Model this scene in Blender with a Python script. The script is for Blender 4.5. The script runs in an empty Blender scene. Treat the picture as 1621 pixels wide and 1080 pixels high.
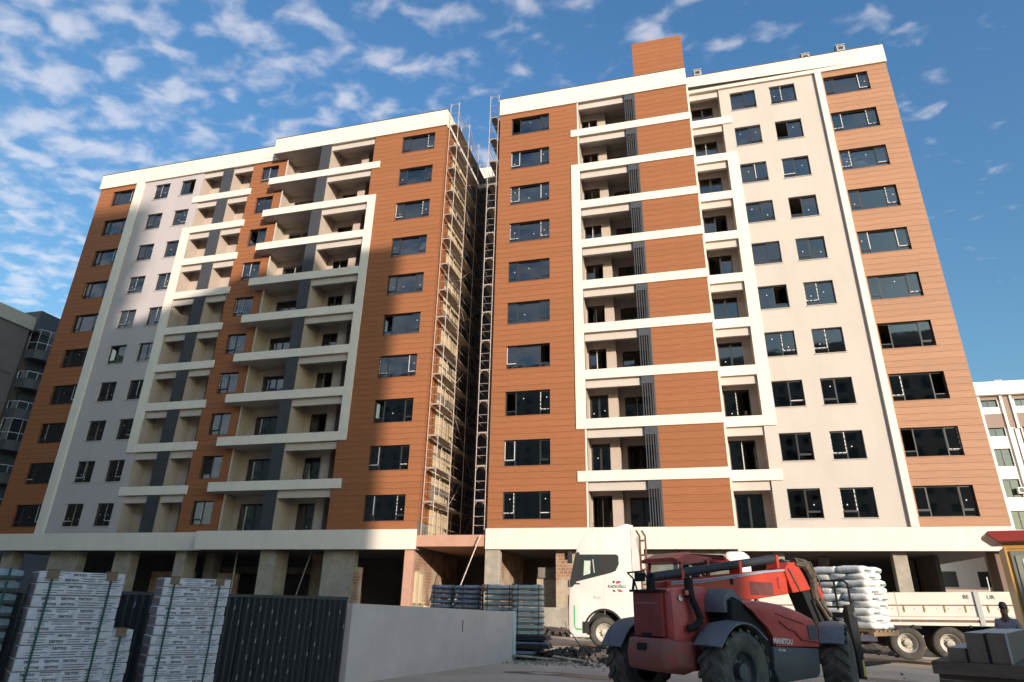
import bpy, bmesh, math, random
from mathutils import Vector, Matrix
random.seed(7)
S = bpy.context.scene
COL = S.collection
# ------------------------------------------------------------------ camera
def cam_axes(p, y, r):
    f = Vector((math.sin(y)*math.cos(p), math.cos(y)*math.cos(p), math.sin(p)))
    rt = Vector((math.cos(y), -math.sin(y), 0)); up = rt.cross(f)
    return rt*math.cos(r)+up*math.sin(r), -rt*math.sin(r)+up*math.cos(r), f
_rt, _up, _f = cam_axes(*[math.radians(a) for a in (22.515, -14.953, 1.185)])
cd = bpy.data.cameras.new('camera'); cam = bpy.data.objects.new('camera', cd); COL.objects.link(cam)
M = Matrix((_rt, _up, -_f)).transposed().to_4x4(); M.translation = Vector((0, -35.58, 1.35)); cam.matrix_world = M
cd.sensor_width = 36; cd.sensor_fit = 'HORIZONTAL'; cd.lens = 36*1005.99/1621; cd.clip_end = 3000; cd.clip_start = .1
S.camera = cam
# ------------------------------------------------------------------ light
SUN = Vector((.84, -1.0, .285)).normalized()
w = bpy.data.worlds.new('World'); S.world = w; w.use_nodes = True
nt = w.node_tree; N = nt.nodes; L = nt.links; N.clear()
def nd(t, **k):
    n = N.new(t)
    for a, b in k.items(): setattr(n, a, b)
    return n
out = nd('ShaderNodeOutputWorld'); bg = nd('ShaderNodeBackground'); L.new(bg.outputs[0], out.inputs[0])
sky = nd('ShaderNodeTexSky', sky_type='NISHITA', sun_disc=False)
sky.sun_elevation = math.asin(SUN.z); sky.sun_rotation = math.atan2(SUN.x, SUN.y)
sky.air_density = 1.0; sky.dust_density = 2.2; sky.ozone_density = 3.0; sky.altitude = 100
tc = nd('ShaderNodeTexCoord'); sp = nd('ShaderNodeSeparateXYZ'); L.new(tc.outputs['Generated'], sp.inputs[0])
def mth(op, a=None, b=None, va=0, vb=0, cl=False):
    n = nd('ShaderNodeMath', operation=op, use_clamp=cl)
    n.inputs[0].default_value = va; n.inputs[1].default_value = vb
    if a is not None: L.new(a, n.inputs[0])
    if b is not None: L.new(b, n.inputs[1])
    return n.outputs[0]
zc = mth('MAXIMUM', sp.outputs[2], vb=.03); zz = mth('ADD', zc, vb=.12)
u = mth('DIVIDE', sp.outputs[0], zz); v = mth('DIVIDE', sp.outputs[1], zz)
cb = nd('ShaderNodeCombineXYZ'); L.new(u, cb.inputs[0]); L.new(v, cb.inputs[1])
mp = nd('ShaderNodeMapping'); L.new(cb.outputs[0], mp.inputs[0])
mp.inputs['Rotation'].default_value = (0, 0, math.radians(-38)); mp.inputs['Scale'].default_value = (1.1, 1.5, 1)
mp.inputs['Location'].default_value = (3.3, 1.2, 0)
n1 = nd('ShaderNodeTexNoise'); n1.inputs['Scale'].default_value = 12.5; n1.inputs['Detail'].default_value = 5; n1.inputs['Roughness'].default_value = .48; n1.inputs['Distortion'].default_value = .25
L.new(mp.outputs[0], n1.inputs['Vector'])
n2 = nd('ShaderNodeTexNoise'); n2.inputs['Scale'].default_value = .75; n2.inputs['Detail'].default_value = 2
L.new(cb.outputs[0], n2.inputs['Vector'])
gx = mth('MULTIPLY', u, vb=-.18); gx = mth('MINIMUM', gx, vb=.06); gx = mth('MAXIMUM', gx, vb=-.32)
gv = mth('MULTIPLY', v, vb=-.12, cl=True); gv = mth('MINIMUM', gv, vb=.16); gx = mth('ADD', gx, gv)  # extra cloud cover behind camera, out of view, added to warm the shade
cov = mth('ADD', n1.outputs[0], gx)
c2 = mth('MULTIPLY', n2.outputs[0], vb=.35); cov = mth('ADD', cov, c2)
rmp = nd('ShaderNodeMapRange'); rmp.inputs['From Min'].default_value = .665; rmp.inputs['From Max'].default_value = .98; rmp.interpolation_type = 'SMOOTHSTEP'
L.new(cov, rmp.inputs[0])
dens = mth('MULTIPLY', rmp.outputs[0], vb=.50)
hsv = nd('ShaderNodeHueSaturation'); hsv.inputs['Saturation'].default_value = 1.0; L.new(sky.outputs[0], hsv.inputs['Color'])
tint = nd('ShaderNodeMix', data_type='RGBA', blend_type='MULTIPLY'); tint.inputs[0].default_value = 1
L.new(hsv.outputs[0], tint.inputs[6])
tz = nd('ShaderNodeMapRange'); tz.inputs['From Min'].default_value = .12; tz.inputs['From Max'].default_value = .7; L.new(sp.outputs[2], tz.inputs[0])
tm = nd('ShaderNodeMix', data_type='RGBA'); tm.inputs[6].default_value = (1.06, 1.22, 1.05, 1); tm.inputs[7].default_value = (1.0, 1.42, 1.56, 1); L.new(tz.outputs[0], tm.inputs[0]); L.new(tm.outputs[2], tint.inputs[7])
mx = nd('ShaderNodeMix', data_type='RGBA'); L.new(dens, mx.inputs[0]); L.new(tint.outputs[2], mx.inputs[6]); mx.inputs[7].default_value = (5.9, 5.6, 5.7, 1)
L.new(mx.outputs[2], bg.inputs[0]); bg.inputs[1].default_value = .145
sl = bpy.data.lights.new('sun', 'SUN'); sl.energy = 4.75; sl.angle = math.radians(.53); sl.color = (1, .86, .73)
so = bpy.data.objects.new('sun', sl); COL.objects.link(so); so.rotation_euler = SUN.to_track_quat('Z', 'Y').to_euler(); so.location = SUN*200
vs = S.view_settings; vs.view_transform = 'Standard'; vs.look = 'None'; vs.exposure = .3; vs.gamma = 1; vs.use_curve_mapping = False
S.cycles.max_bounces = 6; S.cycles.transparent_max_bounces = 12

# ------------------------------------------------------------------ materials
MATS = {}
def mat(name, base=(.5, .5, .5), rough=.7, var=0, vscale=3, bump=0, bscale=40, metal=0, spec=.5, base2=None, stretch=(1, 1, 1), coat=0, rand=0):
    if name in MATS: return MATS[name]
    m = bpy.data.materials.new(name); m.use_nodes = True; t = m.node_tree; n = t.nodes; l = t.links
    b = n['Principled BSDF']; b.inputs['Roughness'].default_value = rough; b.inputs['Metallic'].default_value = metal
    b.inputs['Specular IOR Level'].default_value = spec; b.inputs['Coat Weight'].default_value = coat
    b.inputs['Base Color'].default_value = (*base, 1)
    tx = n.new('ShaderNodeTexCoord'); mpn = n.new('ShaderNodeMapping'); mpn.inputs['Scale'].default_value = stretch
    l.new(tx.outputs['Object'], mpn.inputs[0])
    last = None
    if var or base2:
        no = n.new('ShaderNodeTexNoise'); no.inputs['Scale'].default_value = vscale; no.inputs['Detail'].default_value = 6; no.inputs['Roughness'].default_value = .65
        l.new(mpn.outputs[0], no.inputs['Vector'])
        cr = n.new('ShaderNodeValToRGB'); cr.color_ramp.elements[0].position = .32; cr.color_ramp.elements[1].position = .68
        b2 = base2 or tuple(min(1, c*(1+var)) for c in base); b1 = base if base2 else tuple(c*(1-var) for c in base)
        cr.color_ramp.elements[0].color = (*b1, 1); cr.color_ramp.elements[1].color = (*b2, 1)
        l.new(no.outputs[0], cr.inputs[0]); last = cr.outputs[0]
    if rand:
        oi = n.new('ShaderNodeObjectInfo'); mr = n.new('ShaderNodeMapRange'); mr.inputs['To Min'].default_value = 1-rand; mr.inputs['To Max'].default_value = 1+rand
        l.new(oi.outputs['Random'], mr.inputs[0])
        h = n.new('ShaderNodeHueSaturation'); h.inputs['Color'].default_value = (*base, 1)
        if last: l.new(last, h.inputs['Color'])
        l.new(mr.outputs[0], h.inputs['Value']); last = h.outputs[0]
    if last: l.new(last, b.inputs['Base Color'])
    if bump:
        nb = n.new('ShaderNodeTexNoise'); nb.inputs['Scale'].default_value = bscale; nb.inputs['Detail'].default_value = 4
        l.new(mpn.outputs[0], nb.inputs['Vector'])
        bp = n.new('ShaderNodeBump'); bp.inputs['Strength'].default_value = bump; bp.inputs['Distance'].default_value = .02
        l.new(nb.outputs[0], bp.inputs['Height']); l.new(bp.outputs[0], b.inputs['Normal'])
    MATS[name] = m; return m
CLAD = mat('terracotta_cladding', (.29, .112, .049), .7, .12, 1.6, .25, 60, stretch=(.5, 1, 9), rand=.045, spec=.22)
CLAD2 = mat('sheen_cladding', (.35, .175, .095), .6, .12, 1.6, .25, 60, stretch=(.5, 1, 9), rand=.06, spec=.4)  # lighter copy of the cladding, glancing sheen put into its base colour
CLADB = mat('cladding_joint', (.18, .07, .031), .9)
WHITE = mat('white_render', (.70, .635, .55), .8, .05, .9, .1, 80, stretch=(1, 1, .35))
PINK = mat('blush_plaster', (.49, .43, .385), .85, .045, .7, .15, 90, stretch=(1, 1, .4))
PINK_SHADE = mat('blush_plaster_shaded', (.43, .385, .385), .85, .045, .7, .15, 90, stretch=(1, 1, .4))  # greyer copy of the blush plaster, left block's shade put into the colour
PLAST = mat('balcony_plaster', (.45, .37, .315), .9, .05, .9, .1, 60)
CEIL = mat('soffit_plaster', (.50, .42, .37), .9, .05, 1.2)
SLATM = mat('anthracite_slat', (.06, .064, .075), .45, .15, 3, spec=.5)
FRAME = mat('anthracite_window_frame', (.03, .032, .036), .4, spec=.5)
TAPE = mat('white_protective_tape', (.62, .60, .59), .6, .1, 30)
METAL = mat('galvanised_tube', (.46, .37, .33), .6, .3, 3, metal=.2)
DMETAL = mat('dark_steel', (.05, .05, .055), .5, .2, 6, metal=.3)
CONC = mat('raw_concrete', (.33, .29, .24), .9, .22, 1.5, .5, 25)
CONCD = mat('stained_concrete', (.19, .165, .14), .92, .28, 1.4, .5, 25)
BRICKM = mat('red_hollow_brick', (.30, .13, .075), .9, .25, 4, .5, 30, rand=.16)
MORTAR = mat('mortar', (.34, .30, .25), .95, .15, 6, .4, 40)
INTER = mat('room_plaster', (.42, .36, .29), .95, .1, 1)
SHAFT = mat('shade_dark_render', (.10, .095, .095), .95, .2, 1)  # dark render whose tone includes the shade of gap and ground floor
FOAM = mat('cream_insulation_board', (.54, .44, .29), .9, .05, 3, .15, 40, rand=.05)
DOORM = mat('brown_balcony_door', (.06, .052, .045), .25, .1, 4, spec=.6)
def glassmat(name, tint, rough=.03):
    m = bpy.data.materials.new(name); m.use_nodes = True; t = m.node_tree; n = t.nodes; l = t.links; n.clear()
    o = n.new('ShaderNodeOutputMaterial'); tr = n.new('ShaderNodeBsdfTransparent'); tr.inputs[0].default_value = (*tint, 1)
    gl = n.new('ShaderNodeBsdfGlossy'); gl.inputs['Roughness'].default_value = rough; gl.inputs[0].default_value = (.92, .95, 1, 1)
    fr = n.new('ShaderNodeFresnel'); fr.inputs[0].default_value = 1.62
    md = n.new('ShaderNodeMath'); md.operation = 'MULTIPLY_ADD'; md.inputs[1].default_value = .85; md.inputs[2].default_value = .05; md.use_clamp = True
    nz = n.new('ShaderNodeTexNoise'); nz.inputs['Scale'].default_value = .9; tx = n.new('ShaderNodeTexCoord'); l.new(tx.outputs['Object'], nz.inputs[0])
    bp = n.new('ShaderNodeBump'); bp.inputs['Strength'].default_value = .12; bp.inputs['Distance'].default_value = .03; l.new(nz.outputs[0], bp.inputs['Height']); l.new(bp.outputs[0], gl.inputs['Normal'])
    l.new(fr.outputs[0], md.inputs[0]); mi = n.new('ShaderNodeMixShader'); l.new(md.outputs[0], mi.inputs[0]); l.new(tr.outputs[0], mi.inputs[1]); l.new(gl.outputs[0], mi.inputs[2]); l.new(mi.outputs[0], o.inputs[0])
    MATS[name] = m; return m
GLASS = glassmat('tinted_window_glass', (.52, .52, .48))
CLEAR = glassmat('clear_cab_glass', (.5, .58, .53))

# ------------------------------------------------------------------ mesh helpers
class MB:
    def __init__(s): s.v = []; s.f = []; s.sm = []
    def quad(s, a, b, c, d):
        i = len(s.v); s.v += [a, b, c, d]; s.f.append((i, i+1, i+2, i+3)); return s
    def box(s, x0, x1, y0, y1, z0, z1):
        i = len(s.v)
        s.v += [(x0, y0, z0), (x1, y0, z0), (x1, y1, z0), (x0, y1, z0), (x0, y0, z1), (x1, y0, z1), (x1, y1, z1), (x0, y1, z1)]
        s.f += [(i, i+3, i+2, i+1), (i+4, i+5, i+6, i+7), (i, i+1, i+5, i+4), (i+1, i+2, i+6, i+5), (i+2, i+3, i+7, i+6), (i+3, i, i+4, i+7)]; return s
    def tube(s, p, q, r, n=6, r2=None, cap=True):
        p = Vector(p); q = Vector(q); d = (q-p).normalized(); a = d.orthogonal().normalized(); b = d.cross(a); r2 = r if r2 is None else r2
        i = len(s.v)
        for k in range(n):
            t = 2*math.pi*k/n; o = a*math.cos(t)+b*math.sin(t)
            s.v.append(tuple(p+o*r)); s.v.append(tuple(q+o*r2))
        for k in range(n):
            j = (k+1) % n; s.f.append((i+2*k, i+2*j, i+2*j+1, i+2*k+1))
        if cap:
            s.f.append(tuple(i+2*k for k in range(n))[::-1]); s.f.append(tuple(i+2*k+1 for k in range(n)))
        return s
    def path(s, pts, r, n=6):
        for a, b in zip(pts[:-1], pts[1:]): s.tube(a, b, r, n)
        return s
    def prism(s, poly, y0, y1, ax='y'):
        # poly of (a,b) pairs extruded along an axis
        def P(a, b, t): return (a, t, b) if ax == 'y' else ((t, a, b) if ax == 'x' else (a, b, t))
        i = len(s.v); n = len(poly)
        s.v += [P(a, b, y0) for a, b in poly]+[P(a, b, y1) for a, b in poly]
        s.f.append(tuple(range(i, i+n))); s.f.append(tuple(range(i+n, i+2*n))[::-1])
        for k in range(n):
            j = (k+1) % n; s.f.append((i+k, i+n+k, i+n+j, i+j))
        return s
    def loft(s, secs, closed=True, cap=True):
        i = len(s.v); n = len(secs[0])
        for sc in secs: s.v += [tuple(p) for p in sc]
        for a in range(len(secs)-1):
            for k in range(n if closed else n-1):
                j = (k+1) % n; s.f.append((i+a*n+k, i+a*n+j, i+(a+1)*n+j, i+(a+1)*n+k))
        if cap:
            s.f.append(tuple(i+k for k in range(n))[::-1]); s.f.append(tuple(i+(len(secs)-1)*n+k for k in range(n)))
        return s
    def lathe(s, prof, c, ax='y', n=28):
        # prof: (r, t) pairs
        secs = []
        for r, t in prof:
            ring = []
            for k in range(n):
                a = 2*math.pi*k/n; ca, sa = math.cos(a)*r, math.sin(a)*r
                ring.append((c[0]+ca, c[1]+t, c[2]+sa) if ax == 'y' else ((c[0]+t, c[1]+ca, c[2]+sa) if ax == 'x' else (c[0]+ca, c[1]+sa, c[2]+t)))
            secs.append(ring)
        return s.loft(secs, True, False)
    def mesh(s, name, m, smooth=False, bev=0, seg=2):
        me = bpy.data.meshes.new(name); me.from_pydata(s.v, [], s.f); me.materials.append(m)
        bm = bmesh.new(); bm.from_mesh(me)
        if bev:
            bmesh.ops.remove_doubles(bm, verts=bm.verts, dist=1e-5)
            bmesh.ops.recalc_face_normals(bm, faces=bm.faces)
            es = [e for e in bm.edges if len(e.link_faces) == 2 and e.calc_face_angle(0) > .5]
            bmesh.ops.bevel(bm, geom=es, offset=bev, segments=seg, affect='EDGES', profile=.5)
        else: bmesh.ops.recalc_face_normals(bm, faces=bm.faces)
        bm.to_mesh(me); bm.free()
        if smooth:
            for p in me.polygons: p.use_smooth = True
            try: me.set_sharp_from_angle(angle=math.radians(38))
            except Exception: pass
        me.update(); return me
    def obj(s, name, m, parent=None, smooth=False, bev=0, seg=2, **k):
        return link(name, s.mesh(name, m, smooth, bev, seg), parent, **k)
def link(name, me, parent=None, loc=None, rot=None, **k):
    o = bpy.data.objects.new(name, me); COL.objects.link(o)
    if parent: o.parent = parent
    if loc: o.location = loc
    if rot: o.rotation_euler = rot
    for a, b in k.items(): o[a] = b
    return o
def thing(name, label, cat, loc=(0, 0, 0), rz=0, group=None):
    o = bpy.data.objects.new(name, None); COL.objects.link(o); o.location = loc; o.rotation_euler = (0, 0, rz); o.empty_display_size = .3
    o['label'] = label; o['category'] = cat
    if group: o['group'] = group
    return o
def tag(o, label, cat, group=None):
    o['label'] = label; o['category'] = cat
    if group: o['group'] = group
    return o
def B(x0, x1, y0, y1, z0, z1): return MB().box(x0, x1, y0, y1, z0, z1)
BOXES = {}
def bx(name, m, parent, x0, x1, y0, y1, z0, z1, **k):
    # a box object whose mesh is shared with equal-sized boxes
    key = (name, m.name, round(x1-x0, 3), round(y1-y0, 3), round(z1-z0, 3))
    if key not in BOXES: BOXES[key] = B(0, x1-x0, 0, y1-y0, 0, z1-z0).mesh(name, m)
    return link(name, BOXES[key], parent, (x0, y0, z0), **k)
def textmesh(s, size, m, ext=.002, bold=0):
    cu = bpy.data.curves.new('lettering', 'FONT'); cu.body = s; cu.size = size; cu.extrude = ext; cu.offset = bold; cu.resolution_u = 2; cu.align_x = 'CENTER'; cu.align_y = 'CENTER'
    o = bpy.data.objects.new('t', cu); COL.objects.link(o)
    bpy.context.view_layer.update()
    me = bpy.data.meshes.new_from_object(o.evaluated_get(bpy.context.evaluated_depsgraph_get())); bpy.data.objects.remove(o)
    me.materials.clear(); me.materials.append(m); return me

# ------------------------------------------------------------------ facade helpers
def facade(mb, x0, x1, z0, z1, y, holes, depth=.2):
    """front sheet at y with rectangular holes and reveals going back by depth"""
    xs = sorted({x0, x1, *[h[0] for h in holes], *[h[1] for h in holes]}); zs = sorted({z0, z1, *[h[2] for h in holes], *[h[3] for h in holes]})
    xs = [x for x in xs if x0 <= x <= x1]; zs = [z for z in zs if z0 <= z <= z1]
    for za, zb in zip(zs[:-1], zs[1:]):
        run = None
        for xa, xb in zip(xs[:-1], xs[1:]):
            mx_, mz_ = (xa+xb)/2, (za+zb)/2
            inside = any(h[0] < mx_ < h[1] and h[2] < mz_ < h[3] for h in holes)
            if inside:
                if run: mb.quad((run[0], y, za), (run[1], y, za), (run[1], y, zb), (run[0], y, zb)); run = None
            else: run = (run[0], xb) if run else (xa, xb)
        if run: mb.quad((run[0], y, za), (run[1], y, za), (run[1], y, zb), (run[0], y, zb))
    for a, b, c, d in holes:
        e = y+depth
        mb.quad((a, y, c), (a, e, c), (a, e, d), (a, y, d)); mb.quad((b, y, c), (b, y, d), (b, e, d), (b, e, c))
        mb.quad((a, y, d), (a, e, d), (b, e, d), (b, y, d)); mb.quad((a, y, c), (b, y, c), (b, e, c), (a, e, c))
BOARDS = {}
def board_rows(k, zlo=None, zhi=None):
    """board edges for storey k (0-9): 4 across the window, 4 across the spandrel"""
    w0 = 5.75+3*k; w1 = 7.28+3*k; s1 = 8.75+3*k
    return [(w0+(w1-w0)*i/4, w0+(w1-w0)*(i+1)/4, True) for i in range(4)]+[(w1+(s1-w1)*i/4, w1+(s1-w1)*(i+1)/4, False) for i in range(4)]
def clad_zone(lst, x0, x1, y, wx=None, z0=5.27, z1=34.74, m=None, xfun=None):
    rows = []
    zz_ = z0; lo = [(z0, 5.75, False)]
    for k in range(10): rows += board_rows(k)
    for a, b, win in lo+rows:
        a = max(a, z0); b = min(b, z1)
        if b-a < .05: continue
        xa, xb = (xfun(a, b, x0, x1) if xfun else (x0, x1))
        segs = [(xa, xb)]
        if win and wx: segs = [(xa, wx[0]), (wx[1], xb)]
        for p, q in segs:
            if q-p < .04: continue
            lst.append((p, q, y, a, b, m))
def emit_boards(lst, parent, name='cladding_board'):
    def size(b): return (b[1]-b[0])/math.hypot(b[0]*.9, (b[3]-1.35), 35.6)**2
    lst.sort(key=size, reverse=True)
    rest = {}
    for i, (x0, x1, y, z0, z1, m) in enumerate(lst):
        if i < 300: bx(name, m, parent, x0, x1, y-.028, y-.004, z0+.006, z1-.006)
        else: rest.setdefault(m.name, MB()).box(x0, x1, y-.028, y-.004, z0+.006, z1-.006)
    for mn, mb in rest.items(): mb.obj(name, MATS[mn], parent, kind='stuff')
WIN = {}
def window(parent, x0, x1, z0, z1, y, kind, seed, sill=True, sillm=None, fm=None):
    """kind: '3' three lights, '2l'/'2r' casement left/right, 'd' door pair"""
    rnd = random.Random(seed); W = x1-x0; H = z1-z0; yy = y+.15
    sashes = []
    if kind == '3': div = [0, .23, .77, 1]; op = [0, 2]
    elif kind == '2l': div = [0, .46, 1]; op = [0]
    elif kind == '2r': div = [0, .54, 1]; op = [1]
    else: div = [0, .5, 1]; op = [0, 1]
    key = ('fr', kind, round(W, 2), round(H, 2))
    if key not in WIN:
        f = MB(); t = .055
        f.box(0, W, 0, .07, 0, t).box(0, W, 0, .07, H-t, H).box(0, t, 0, .07, t, H-t).box(W-t, W, 0, .07, t, H-t)
        for d in div[1:-1]: f.box(W*d-.03, W*d+.03, 0, .07, t, H-t)
        if kind in '3 2l 2r'.split():
            for i in op: f.box(W*div[i]+.04, W*div[i+1]-.04, .005, .065, H*.2, H*.2+.05)
        WIN[key] = f.mesh('window', fm or FRAME)
    wob = link('window' if kind != 'd' else 'balcony_door', WIN[key], parent, (x0, yy, z0))
    # panes
    for i in range(len(div)-1):
        a, b = W*div[i], W*div[i+1]; opened = (i in op and rnd.random() < .14)
        if kind != 'd' and i in op:
            ks = ('pane', round(b-a, 2), round(H*.2, 2)); 
            if ks not in WIN: WIN[ks] = B(.03, b-a-.03, 0, .012, .05, H*.2).mesh('pane', GLASS)
            link('pane', WIN[ks], wob, (a, .03, 0))
            zlo = H*.2+.05
        else: zlo = .05
        if i in op: # opening sash with taped frame
            ks = ('sash', round(b-a, 2), round(H-zlo, 2))
            if ks not in WIN:
                w_, h_ = b-a-.02, H-zlo-.03; s_ = MB(); t = .045
                s_.box(0, w_, 0, .04, 0, t).box(0, w_, 0, .04, h_-t, h_).box(0, t, 0, .04, t, h_-t).box(w_-t, w_, 0, .04, t, h_-t)
                WIN[ks] = s_.mesh('sash', FRAME); WIN[('pane',)+ks] = B(t, w_-t, .012, .024, t, h_-t).mesh('pane', GLASS)
            hinge_left = (i == 0)
            ang = math.radians(rnd.uniform(35, 75)) if opened else 0
            if opened: # sash swung inwards, pane and frame together
                px_, sgn = (a+.01, 1) if hinge_left else (b-.01, -1)
                for nm, mm in (('sash', WIN[ks]), ('pane', WIN[('pane',)+ks])):
                    o = link(nm, mm, wob, (px_, .05, zlo), (0, 0, ang if hinge_left else -ang))
                    if not hinge_left: o.scale = (-1, 1, 1)
            else:
                link('sash', WIN[ks], wob, (a+.01, -.02, zlo)); link('pane', WIN[('pane',)+ks], wob, (a+.01, -.02, zlo))
                if rnd.random() < .55: # protective tape, in dashes round part of the sash
                    tp = MB(); w_, h_ = b-a-.02, H-zlo-.03; wt = .04
                    sides = [('v', .0), ('v', w_-wt), ('h', 0)]
                    if kind == 'd': sides = [('v', w_-wt)] if i == 0 else [('v', w_-wt)] if rnd.random() < .4 else []
                    solid = rnd.random() < .45
                    for sd, p in sides:
                        if rnd.random() < .3: continue
                        ln = h_ if sd == 'v' else w_; q = .02
                        while q < ln-.03:
                            dl = min(ln-.02-q, 9 if solid else rnd.uniform(.1, .22))
                            if sd == 'v': tp.box(p, p+wt, 0, .006, q, q+dl)
                            else: tp.box(q, q+dl, 0, .006, 0, wt)
                            q += dl+rnd.uniform(.03, .1)
                    if tp.f:
                        o = tp.obj('protective_tape', TAPE, wob); o.location = (a+.01, -.03, zlo)
        else:
            ks = ('fix', round(b-a, 2), round(H, 2))
            if ks not in WIN: WIN[ks] = B(.03, b-a-.03, 0, .012, .05, H-.05).mesh('pane', GLASS)
            link('pane', WIN[ks], wob, (a, .03, 0))
        if rnd.random() < .5 and not opened: # round sticker on the glass
            if 'stk' not in WIN: WIN['stk'] = MB().tube((0, 0, 0), (0, -.004, 0), .035, 8).mesh('sticker', TAPE)
            link('sticker', WIN['stk'], wob, (a+(b-a)*rnd.uniform(.3, .7), .008 if i in op else .025, H*rnd.uniform(.3, .75)) if i not in op else (a+(b-a)*rnd.uniform(.3, .7), -.012, H*rnd.uniform(.35, .75)))
    if sill:
        kx = ('sill', round(W, 2), (sillm or TAPE).name)
        if kx not in WIN: WIN[kx] = B(-.05, W+.05, -.2, .0, -.035, 0).mesh('sill', sillm or TAPE)
        link('sill', WIN[kx], wob, (0, .0, 0))
    return wob
ZB0, ZB1 = 7.74, 8.33      # parapet band of storey 0 (bottom, top)
BASE0, BASE1, ROOF0, ROOF1 = 4.15, 5.27, 34.74, 36.2
def band(parent, x0, x1, y0, y1, k, name='balcony_band', m=None):
    z = 3*k; return B(x0, x1, y0, y1, ZB0+z, ZB1+z).obj(name, m or WHITE, parent, bev=.012, seg=1)
def balcony_room(mb, x0, x1, y0, y1, z0, z1, holes=(), left=True, right=True, mbc=None):
    if left: mb.quad((x0, y0, z0), (x0, y1, z0), (x0, y1, z1), (x0, y0, z1))
    if right: mb.quad((x1, y0, z0), (x1, y0, z1), (x1, y1, z1), (x1, y1, z0))
    facade(mb, x0, x1, z0, z1, y1, list(holes), .12)
    (mbc or mb).quad((x0, y0, z1), (x0, y1, z1), (x1, y1, z1), (x1, y0, z1)); mb.quad((x0, y0, z0), (x1, y0, z0), (x1, y1, z0), (x0, y1, z0))

# ================================================================== GROUND
def gz(x): return -.026*max(0, min(x+3.2, 12)) if x > -3.2 else 0.0
def ground_mat():
    m = mat('dusty_asphalt', (.43, .335, .25), .95, bump=.8, bscale=9, base2=(.60, .475, .36), vscale=.55)
    return m
gb = MB(); xs = [-400, -120, -60, -30, -12, -3.2]+[-3.2+i for i in range(1, 13)]+[30, 90, 400]; ys = [-400, -120, -60, -34, -28, -22, -16, -10, -4, 20, 80, 700]
for i in range(len(xs)-1):
    for j in range(len(ys)-1):
        gb.quad(*[(x, y, gz(x)) for x, y in ((xs[i], ys[j]), (xs[i+1], ys[j]), (xs[i+1], ys[j+1]), (xs[i], ys[j+1]))])
gb.obj('ground', ground_mat(), kind='structure')
# strip of loose dark soil in front of the buildings
rs = random.Random(3); sb = MB(); nx, ny = 90, 8; P = {}
for i in range(nx+1):
    for j in range(ny+1):
        x = -46+i*.68; y = -3.2+j*.42; e = min(j, ny-j)/ny*2
        P[i, j] = (x, y, gz(x)+.02+e*(.10+.28*rs.random())*(1 if j else 0))
for i in range(nx):
    for j in range(ny): sb.quad(P[i, j], P[i+1, j], P[i+1, j+1], P[i, j+1])
SOIL = mat('dark_soil', (.075, .06, .048), 1, .3, 2.5, .8, 18)
sb.obj('soil_strip', SOIL, smooth=True, kind='structure')

# ================================================================== RIGHT APARTMENT BLOCK
RB = thing('apartment_block', 'unfinished ten-storey block right of the scaffolding gap, with a terracotta tower rising above its roof', 'building')
def shell(parent, x0, x1, ys0, depth, xside):
    """room slabs, back wall and partitions inside the block"""
    mb = MB()
    for k in range(10):
        a, b = 4.85+3*k, 7.70+3*k
        mb.quad((x0, ys0+.21, a), (x1, ys0+.21, a), (x1, 5.5, a), (x0, 5.5, a)); mb.quad((x0, ys0+.21, b), (x1, ys0+.21, b), (x1, 5.5, b), (x0, 5.5, b))
        mb.quad((x0, 5.5, a), (x1, 5.5, a), (x1, 5.5, b), (x0, 5.5, b))
        for p in xside: mb.quad((p, ys0+.21, a), (p, 5.5, a), (p, 5.5, b), (p, ys0+.21, b))
    return mb
BD = []
def xf_r1(a, b, x0, x1): return (x0, -5.55 if (a > 10.7 and b < 29.36) else -5.05)
clad_zone(BD, -10.73, -5.55, 0, (-9.85, -7.08), m=CLAD, xfun=xf_r1)
for k in range(10):
    zlo, zhi = (5.27 if k == 0 else ZB1+3*(k-1)), ZB0+3*k
    for i in range(6): BD.append((-.96, 2.54, 0, zlo+(zhi-zlo)*i/6, zlo+(zhi-zlo)*(i+1)/6, CLAD))
clad_zone(BD, 11.27, 15.24, 1.0, (11.38, 14.05), m=CLAD2)
for i in range(8): BD.append((-.9, 2.58, .02, 36.22+.4*i, 36.22+.4*(i+1), CLAD))
emit_boards(BD, RB)
mb = MB(); wh1 = [(-9.85, -7.08, 5.75+3*k, 7.28+3*k) for k in range(10)]
facade(mb, -10.75, -5.05, BASE1, ROOF0, 0, wh1)
mb.obj('cladding_backing', CLADB, RB); mb = MB(); facade(mb, -.97, 2.55, BASE1, ROOF0, .0, []); mb.obj('cladding_backing', CLADB, RB); mb = MB()
facade(mb, 11.27, 15.25, BASE1, ROOF0, 1.0, [(11.38, 14.05, 5.75+3*k, 7.28+3*k) for k in range(10)])
mb.obj('cladding_backing', CLADB, RB); mb = MB(); mb.quad((-10.75, 0, BASE1), (-10.75, 0, ROOF0), (-10.75, .9, ROOF0), (-10.75, .9, BASE1)); mb.obj('cladding_backing', CLADB, RB); mb = MB()
mb.box(-.9, 2.58, .02, 3.2, 36.2, 39.4)
mb.obj('roof_tower', CLADB, RB)
mb = MB(); whA = [(a, b, 5.75+3*k, 7.28+3*k) for k in range(10) for a, b in ((5.43, 7.05), (7.97, 9.58))]
facade(mb, 4.72, 10.89, BASE1, ROOF0, 1.0, whA); mb.obj('rendered_wall', PINK, RB)
mb = MB(); mbc = MB()
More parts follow.
